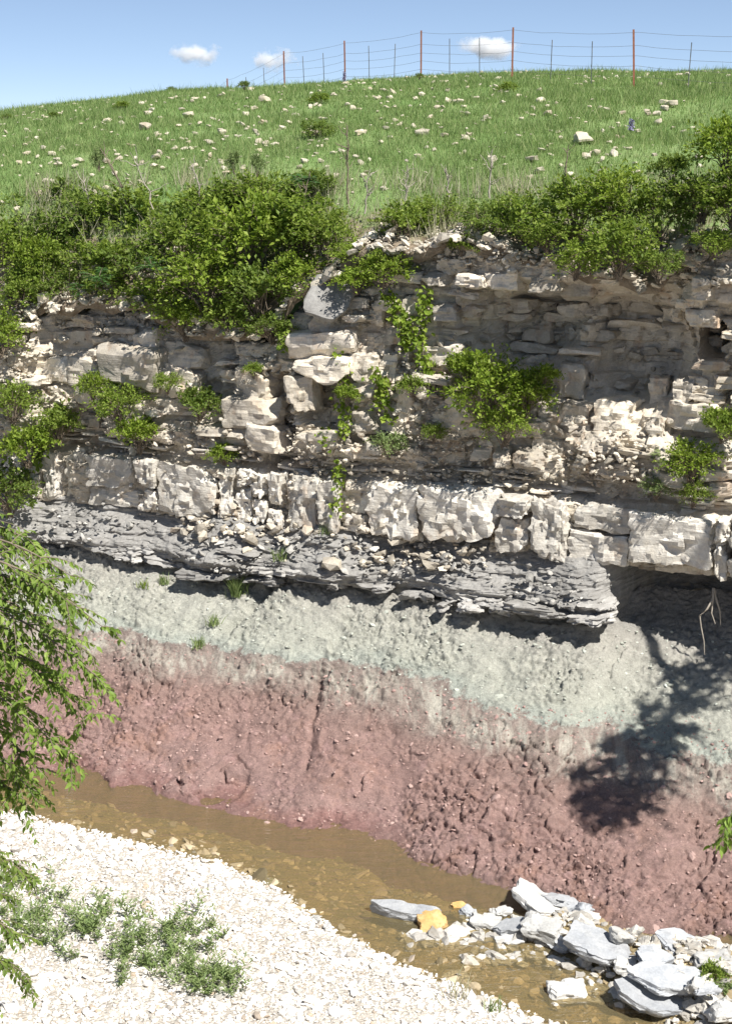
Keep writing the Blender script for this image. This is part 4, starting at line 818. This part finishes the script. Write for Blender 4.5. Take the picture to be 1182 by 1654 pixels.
tuft('grass_tuft', mud_px(383, 962), .34, 150, LF_WEED, 'tuft of grass growing in the dark gully of the green shale', 1, .06); tuft('grass_tuft', mud_px(265, 945), .18, 50, LF_WEED, 'small grass tuft high on the green shale, left of the gully', 2, .04)
tuft('grass_tuft', mud_px(232, 950), .14, 40, LF_YEL, 'smallest yellowish tuft on the green shale', 3, .04); tuft('grass_tuft', mud_px(320, 1045), .16, 60, LF_WEED, 'grass tuft at the foot of the gully above the red beds', 4, .05); tuft('grass_tuft', mud_px(345, 1010), .18, 60, LF_WEED, 'narrow green tuft in the middle of the gully', 5, .05)
for px, py, lb, k in [(520, 870, 'small tuft on the dark shale under the thin creeper', 6), (455, 905, 'small tuft on the grey talus right of the gully', 7)]:
    s, z = on_cl(px, py, -.3); tuft('grass_tuft', cl(np.array(s), np.array(float(shale_off(s, z)) - .05), np.array(z)), .2, 50, LF_WEED, lb, k, .06)
# flowers on the hill
for px, py, hp, lb in [(1018, 215, 26, 'purple flower spike on the right side of the hill'), (556, 132, 20, 'pale purple flower spike at a fence post on the crest')]:
    p = hill_px(px, py + 6); H = hp * np.linalg.norm(p - CAM) / FPX; root = empty('flower_spike', p); tag(root, lb, 'flower'); n = 120; t = rng.uniform(.35, 1, n); B = np.stack([rng.normal(0, .018, n), rng.normal(0, .018, n), t * H], 1)
    V, F = leaves(B, unit(rng, n) + np.array([0, 0, .3]), unit(rng, n), np.full(n, .04), np.full(n, .03)); mk('petals', V, F, PURP, root, False); mk('stem', *tubes([np.array([[0, 0, -.05], [0, 0, H * .5], [.01, 0, H]])], [.008], 4), LF_WEED, root)
# hanging root under the right overhang
p0 = np.array(cl(np.array(on_cl(1155, 945, .2)[0]), np.array(.05), np.array(on_cl(1155, 945, .2)[1])))
def rp_(L): return np.cumsum(np.concatenate([[p0 * 0], np.array(L)]), 0)
paths = [rp_([[-.02, -.08, -.12], [-.08, -.05, -.14], [-.10, 0, -.10], [.03, 0, -.16], [.05, 0, -.2], [.02, 0, -.2]]), rp_([[.03, -.06, -.14], [.05, -.05, -.16], [.02, 0, -.2]]), rp_([[-.02, -.08, -.12], [-.02, -.05, -.2], [.06, 0, -.15]])]
tag(mk('hanging_root', *tubes(paths, [np.linspace(.018, .006, len(q_)) for q_ in paths], 5), DEAD, loc=p0), 'pale bare root hanging under the dark right overhang', 'root')

# ------------------------------------------------------------------ near-bank plants
VV, AA, NN_, LL = [], [], [], []
for px, py, rx, ry, n_ in [(250, 1540, 80, 45, 95), (130, 1510, 60, 35, 50), (330, 1580, 45, 28, 40), (60, 1480, 55, 45, 60), (20, 1430, 30, 25, 20), (180, 1480, 60, 25, 22), (360, 1598, 22, 12, 14), (300, 1500, 50, 20, 22)]:
    for _ in range(int(n_ * .62)):
        b = on_z(px + rng.normal(0, .6) * rx, py + rng.normal(0, .6) * ry, .25); b[2] = float(low_ground(np.array([b[0]]), np.array([b[1]]))[0]); H = rng.uniform(.12, .30)
        for st_ in range(rng.integers(3, 6)):
            d = np.array([rng.normal(0, .55), rng.normal(0, .55), 1.0]); d /= np.linalg.norm(d); m_ = 11; t = np.linspace(.15, 1, m_)
            VV.append(b + d[None] * (t * H)[:, None]); a = rng.uniform(0, 6.28, m_); AA.append(np.stack([np.cos(a), np.sin(a), .5 + 0 * a], 1)); NN_.append(unit(rng, m_) * .4 + np.array([0, 0, 1])); LL.append(rng.uniform(.04, .085, m_))
LL = np.concatenate(LL); V, F = leaves(np.concatenate(VV), np.concatenate(AA), np.concatenate(NN_), LL, LL * .24)
tag(mk('gravel_weeds', V, F, LF_WEED, smooth=False), 'patch of low green weeds growing on the white gravel', 'weeds', kind='stuff')
p = on_z(742, 1618, .12); tuft('dry_stalks', p, .34, 16, DRYG, 'dry pale stalks at the edge of the gravel near the lone boulder', 31, .08); p = on_z(795, 1632, .1); tuft('grass_tuft', p, .16, 30, LF_WEED, 'green tuft at the gravel edge right of the dry stalks', 32, .05)
p = on_z(62, 1395, .15); tuft('dry_stalks', p, .14, 14, DRYG, 'small tuft of brown stalks on the upper left gravel', 33, .05)
shrub('seedling', 1152, 1575, 20, 0, LF_MID, 'green seedling growing among the slabs near the right edge', 4, y=float(on_z(1152, 1575, .3)[1]), cat='plant', sq=1.2); shrub('seedling', 1165, 1602, 18, 0, LF_WEED, 'lower seedling beside the green one near the right edge', 4, y=float(on_z(1165, 1600, .25)[1]), cat='plant')

# ------------------------------------------------------------------ trees with boughs reaching into view
def bough_tree(name, trunk, limbs, label, seed, leafL=.07, mat=LF_TRE, dens=1.0):
    r = np.random.default_rng(seed); trunk = [np.array(q, float) for q in trunk]; root = empty(name, trunk[0]); o0 = trunk[0]; tag(root, label, 'tree')
    tp = np.array(trunk); mk('trunk', *tubes([tp - o0], [np.linspace(.17, .03, len(tp))], 9), BARK, root)
    for a, b in limbs:
        Bs, As, Ns, Ls = [], [], [], []
        a = np.array(a, float); b = np.array(b, float); ln = np.linalg.norm(b - a); t = np.linspace(0, 1, 16); at = tp[np.argmin(np.linalg.norm(tp - a, axis=1))]
        C = a[None] * (1 - t)[:, None] + b[None] * t[:, None] + np.array([0, 0, 1.0])[None] * (np.sin(np.pi * t) * ln * .12)[:, None]; paths = [np.concatenate([at[None], C]) - o0]; rad = [np.concatenate([[.022], np.linspace(.014, .003, 16)])]
        for i in range(1, 16):
            for k in range(3 if i < 14 else 2):
                if r.random() > dens * .72: continue
                d = (b - a) / ln * .55 + np.array([r.normal(0, .45), r.normal(0, .5), r.normal(-.15, .3)]); d /= np.linalg.norm(d); l = r.uniform(.18, .46) * (1.15 - .6 * t[i]); tt = np.linspace(0, 1, 9)
                Q = C[i][None] + d[None] * (tt * l)[:, None] + np.array([0, 0, -1.0])[None] * (tt ** 2 * l * .35)[:, None]; paths.append(Q - o0); rad.append(np.linspace(.005, .0015, 9))
                dl = np.gradient(Q, axis=0); dl /= np.linalg.norm(dl, axis=1)[:, None]; sd = np.cross(dl, np.array([0, 0, 1.0])); sd /= np.linalg.norm(sd, axis=1)[:, None] + 1e-6
                for sg in (-1, 1):
                    Bs.append(Q); As.append(dl * .6 + sd * sg * .8 + np.array([0, 0, -.35]) + r.normal(0, .25, Q.shape)); Ns.append(np.array([0, 0, 1.0]) + r.normal(0, .45, Q.shape)); Ls.append(leafL * r.uniform(.6, 1.25, 9))
        br = mk('branch', *tubes(paths, rad, 4), TWIG, root)
        B = np.concatenate(Bs) - o0; L = np.concatenate(Ls); V, F = leaves(B, np.concatenate(As), np.concatenate(Ns), L, L * .46, .12, True); mk('foliage', V, F, mat, br, False)
    return root
lim = []
def P_(px, py, y): return on_y(px, py, y)
for (a, b, c, d, yy) in [(-120, 850, 70, 885, 10.2), (-120, 870, 115, 930, 9.9), (-120, 890, 165, 1012, 9.6), (-120, 930, 120, 985, 10.3), (-120, 950, 150, 1060, 10.0), (-120, 960, 192, 1125, 9.7), (-120, 1000, 145, 1155, 10.2), (-120, 1030, 90, 1110, 9.8), (-120, 1060, 75, 1190, 10.1), (-120, 1080, 132, 1245, 9.7), (-120, 1120, 60, 1240, 10.2), (-120, 1170, 45, 1270, 9.9), (-120, 1200, 32, 1292, 10.0), (-140, 900, 40, 960, 10.5), (-140, 980, 50, 1050, 10.6)]:
    lim.append((P_(a, b, yy + .25), P_(c, d, yy)))
tk = [np.array([-5.2, 9.2, 1.0]), np.array([-4.9, 9.4, 2.6]), np.array([-4.6, 9.6, 4.2]), np.array([-4.2, 9.8, 5.8]), np.array([-4.0, 9.8, 7.5])]
bough_tree('leafy_tree', tk, lim, 'foreground tree whose leafy boughs hang in from the left edge', 3, .058)
lim2 = [(P_(-130, 1360, 13.0), P_(48, 1412, 12.9)), (P_(-130, 1420, 12.8), P_(10, 1450, 12.7)), (P_(-130, 1470, 12.6), P_(38, 1512, 12.5)), (P_(-130, 1530, 12.3), P_(42, 1572, 12.2)), (P_(-140, 1600, 11.9), P_(-20, 1620, 11.9))]
tk2 = [np.array([-4.9, 12.2, .2]), np.array([-4.6, 12.3, .8]), np.array([-4.4, 12.4, 1.5]), np.array([-4.3, 12.4, 2.0])]
bough_tree('gravel_sapling', tk2, lim2, 'low sapling reaching over the gravel from the lower left edge', 4, .065, LF_DRK)
# a tree off to the right: its bough throws the dark shadow on the slope
sh = mud_px(1010, 1215); occ = []
for (px, py, k) in [(930, 1255, 6.6), (985, 1240, 6.5), (1015, 1215, 6.4), (1030, 1245, 6.5), (1050, 1180, 6.3), (1085, 1130, 6.2), (1070, 1180, 6.4), (1105, 1090, 6.1), (1115, 1140, 6.2), (1140, 1060, 6.0), (1000, 1275, 6.7), (1160, 1080, 6.1), (1040, 1150, 6.3), (1000, 1195, 6.4), (1095, 1180, 6.3), (1060, 1215, 6.4), (960, 1280, 6.6), (1130, 1105, 6.1), (1080, 1090, 6.1), (945, 1305, 6.7), (975, 1325, 6.8), (1010, 1305, 6.7), (925, 1290, 6.7), (1040, 1270, 6.5), (985, 1205, 6.4), (1145, 1030, 6.0), (1170, 1050, 6.0)]:
    occ.append(mud_px(px, py) + np.array(SUN) * k)
tk3 = [np.array([7.6, 18.6, 7.0]), np.array([7.4, 18.2, 8.6]), np.array([6.9, 17.2, 9.4]), np.mean(occ, 0) + np.array(SUN) * 2.2 + np.array([.5, .6, .2]), np.mean(occ, 0) + np.array(SUN) * 1.2 + np.array([.2, .1, .1])]
lim3 = [(q_ + np.array(SUN) * .9 + np.array([.35, -.1, .25]), q_) for q_ in occ]
for i in range(10):
    a = rng.uniform(0, 6.28); lim3.append((np.array([7.6, 18.0, 8.6 + 1.0 * rng.random()]), np.array([8.4 + 1.5 * math.cos(a), 18.6 + 1.3 * math.sin(a), 8.8 + 1.8 * rng.random()])))
bough_tree('leaning_tree', tk3, lim3, 'leaning tree on the rim beyond the right edge, throwing the dark shadow on the slope', 5, .085)
bough_tree('bank_sapling', [np.array([3.9, 10.6, .2]), np.array([3.85, 10.7, 1.6]), np.array([3.8, 10.8, 3.0]), np.array([3.75, 10.9, 4.2])], [(P_(1330, 1270, 11.2), P_(1174, 1330, 11.0)), (P_(1330, 1300, 11.2), P_(1180, 1350, 11.1))], 'green leafy tip entering at the right edge above the rubble', 6, .07)

# ------------------------------------------------------------------ clouds
def cloud(px, py, wpx, hpx, label, seed):
    r = np.random.default_rng(seed); Y = 900.0; p = on_y(px, py, Y); k = np.linalg.norm(p - CAM) / FPX; w, h = wpx * k, hpx * k
    V, F = ICO2; V = V * np.array([w * .62, w * .4, h * .62]); m = NT('cloud_%d' % seed); m.t.nodes.remove(m.b)
    tc = m.n('ShaderNodeTexCoord'); mp = m.n('ShaderNodeMapping'); m.l(tc.outputs['Object'], mp.inputs[0]); mp.inputs['Scale'].default_value = (1 / (w * .6), 1 / (w * .38), 1 / (h * .6))
    ln = m.n('ShaderNodeVectorMath', operation='LENGTH'); m.l(mp.outputs[0], ln.inputs[0])
    nz = m.noise(2.6 / w, 6, .6); nz2 = m.noise(9.0 / w, 4, .6)
    f = m.math('SUBTRACT', m.math('ADD', m.rng(nz, .25, .75, 0, 1.0), m.rng(nz2, .3, .7, -.15, .15)), m.math('MULTIPLY', ln.outputs['Value'], .82))
    den = m.rng(f, -.05, .5, 0, .32)
    vp = m.n('ShaderNodeVolumePrincipled'); vp.inputs['Color'].default_value = (1, 1, 1, 1); m.l(den, vp.inputs['Density']); vp.inputs['Anisotropy'].default_value = .0; m.l(vp.outputs[0], m.out.inputs['Volume'])
    o = mk('cloud', V, F, m.m, loc=p); tag(o, label, 'cloud', 'small clouds over the hill')
cloud(318, 88, 74, 36, 'small white cloud alone above the left slope', 1); cloud(442, 98, 84, 36, 'small white cloud at the left end of the fence', 2); cloud(788, 76, 130, 36, 'largest white cloud behind the fence posts', 3)
print('objects', len(bpy.data.objects), 'tris', sum(len(p.data.polygons) for p in bpy.data.objects if p.type == 'MESH'))
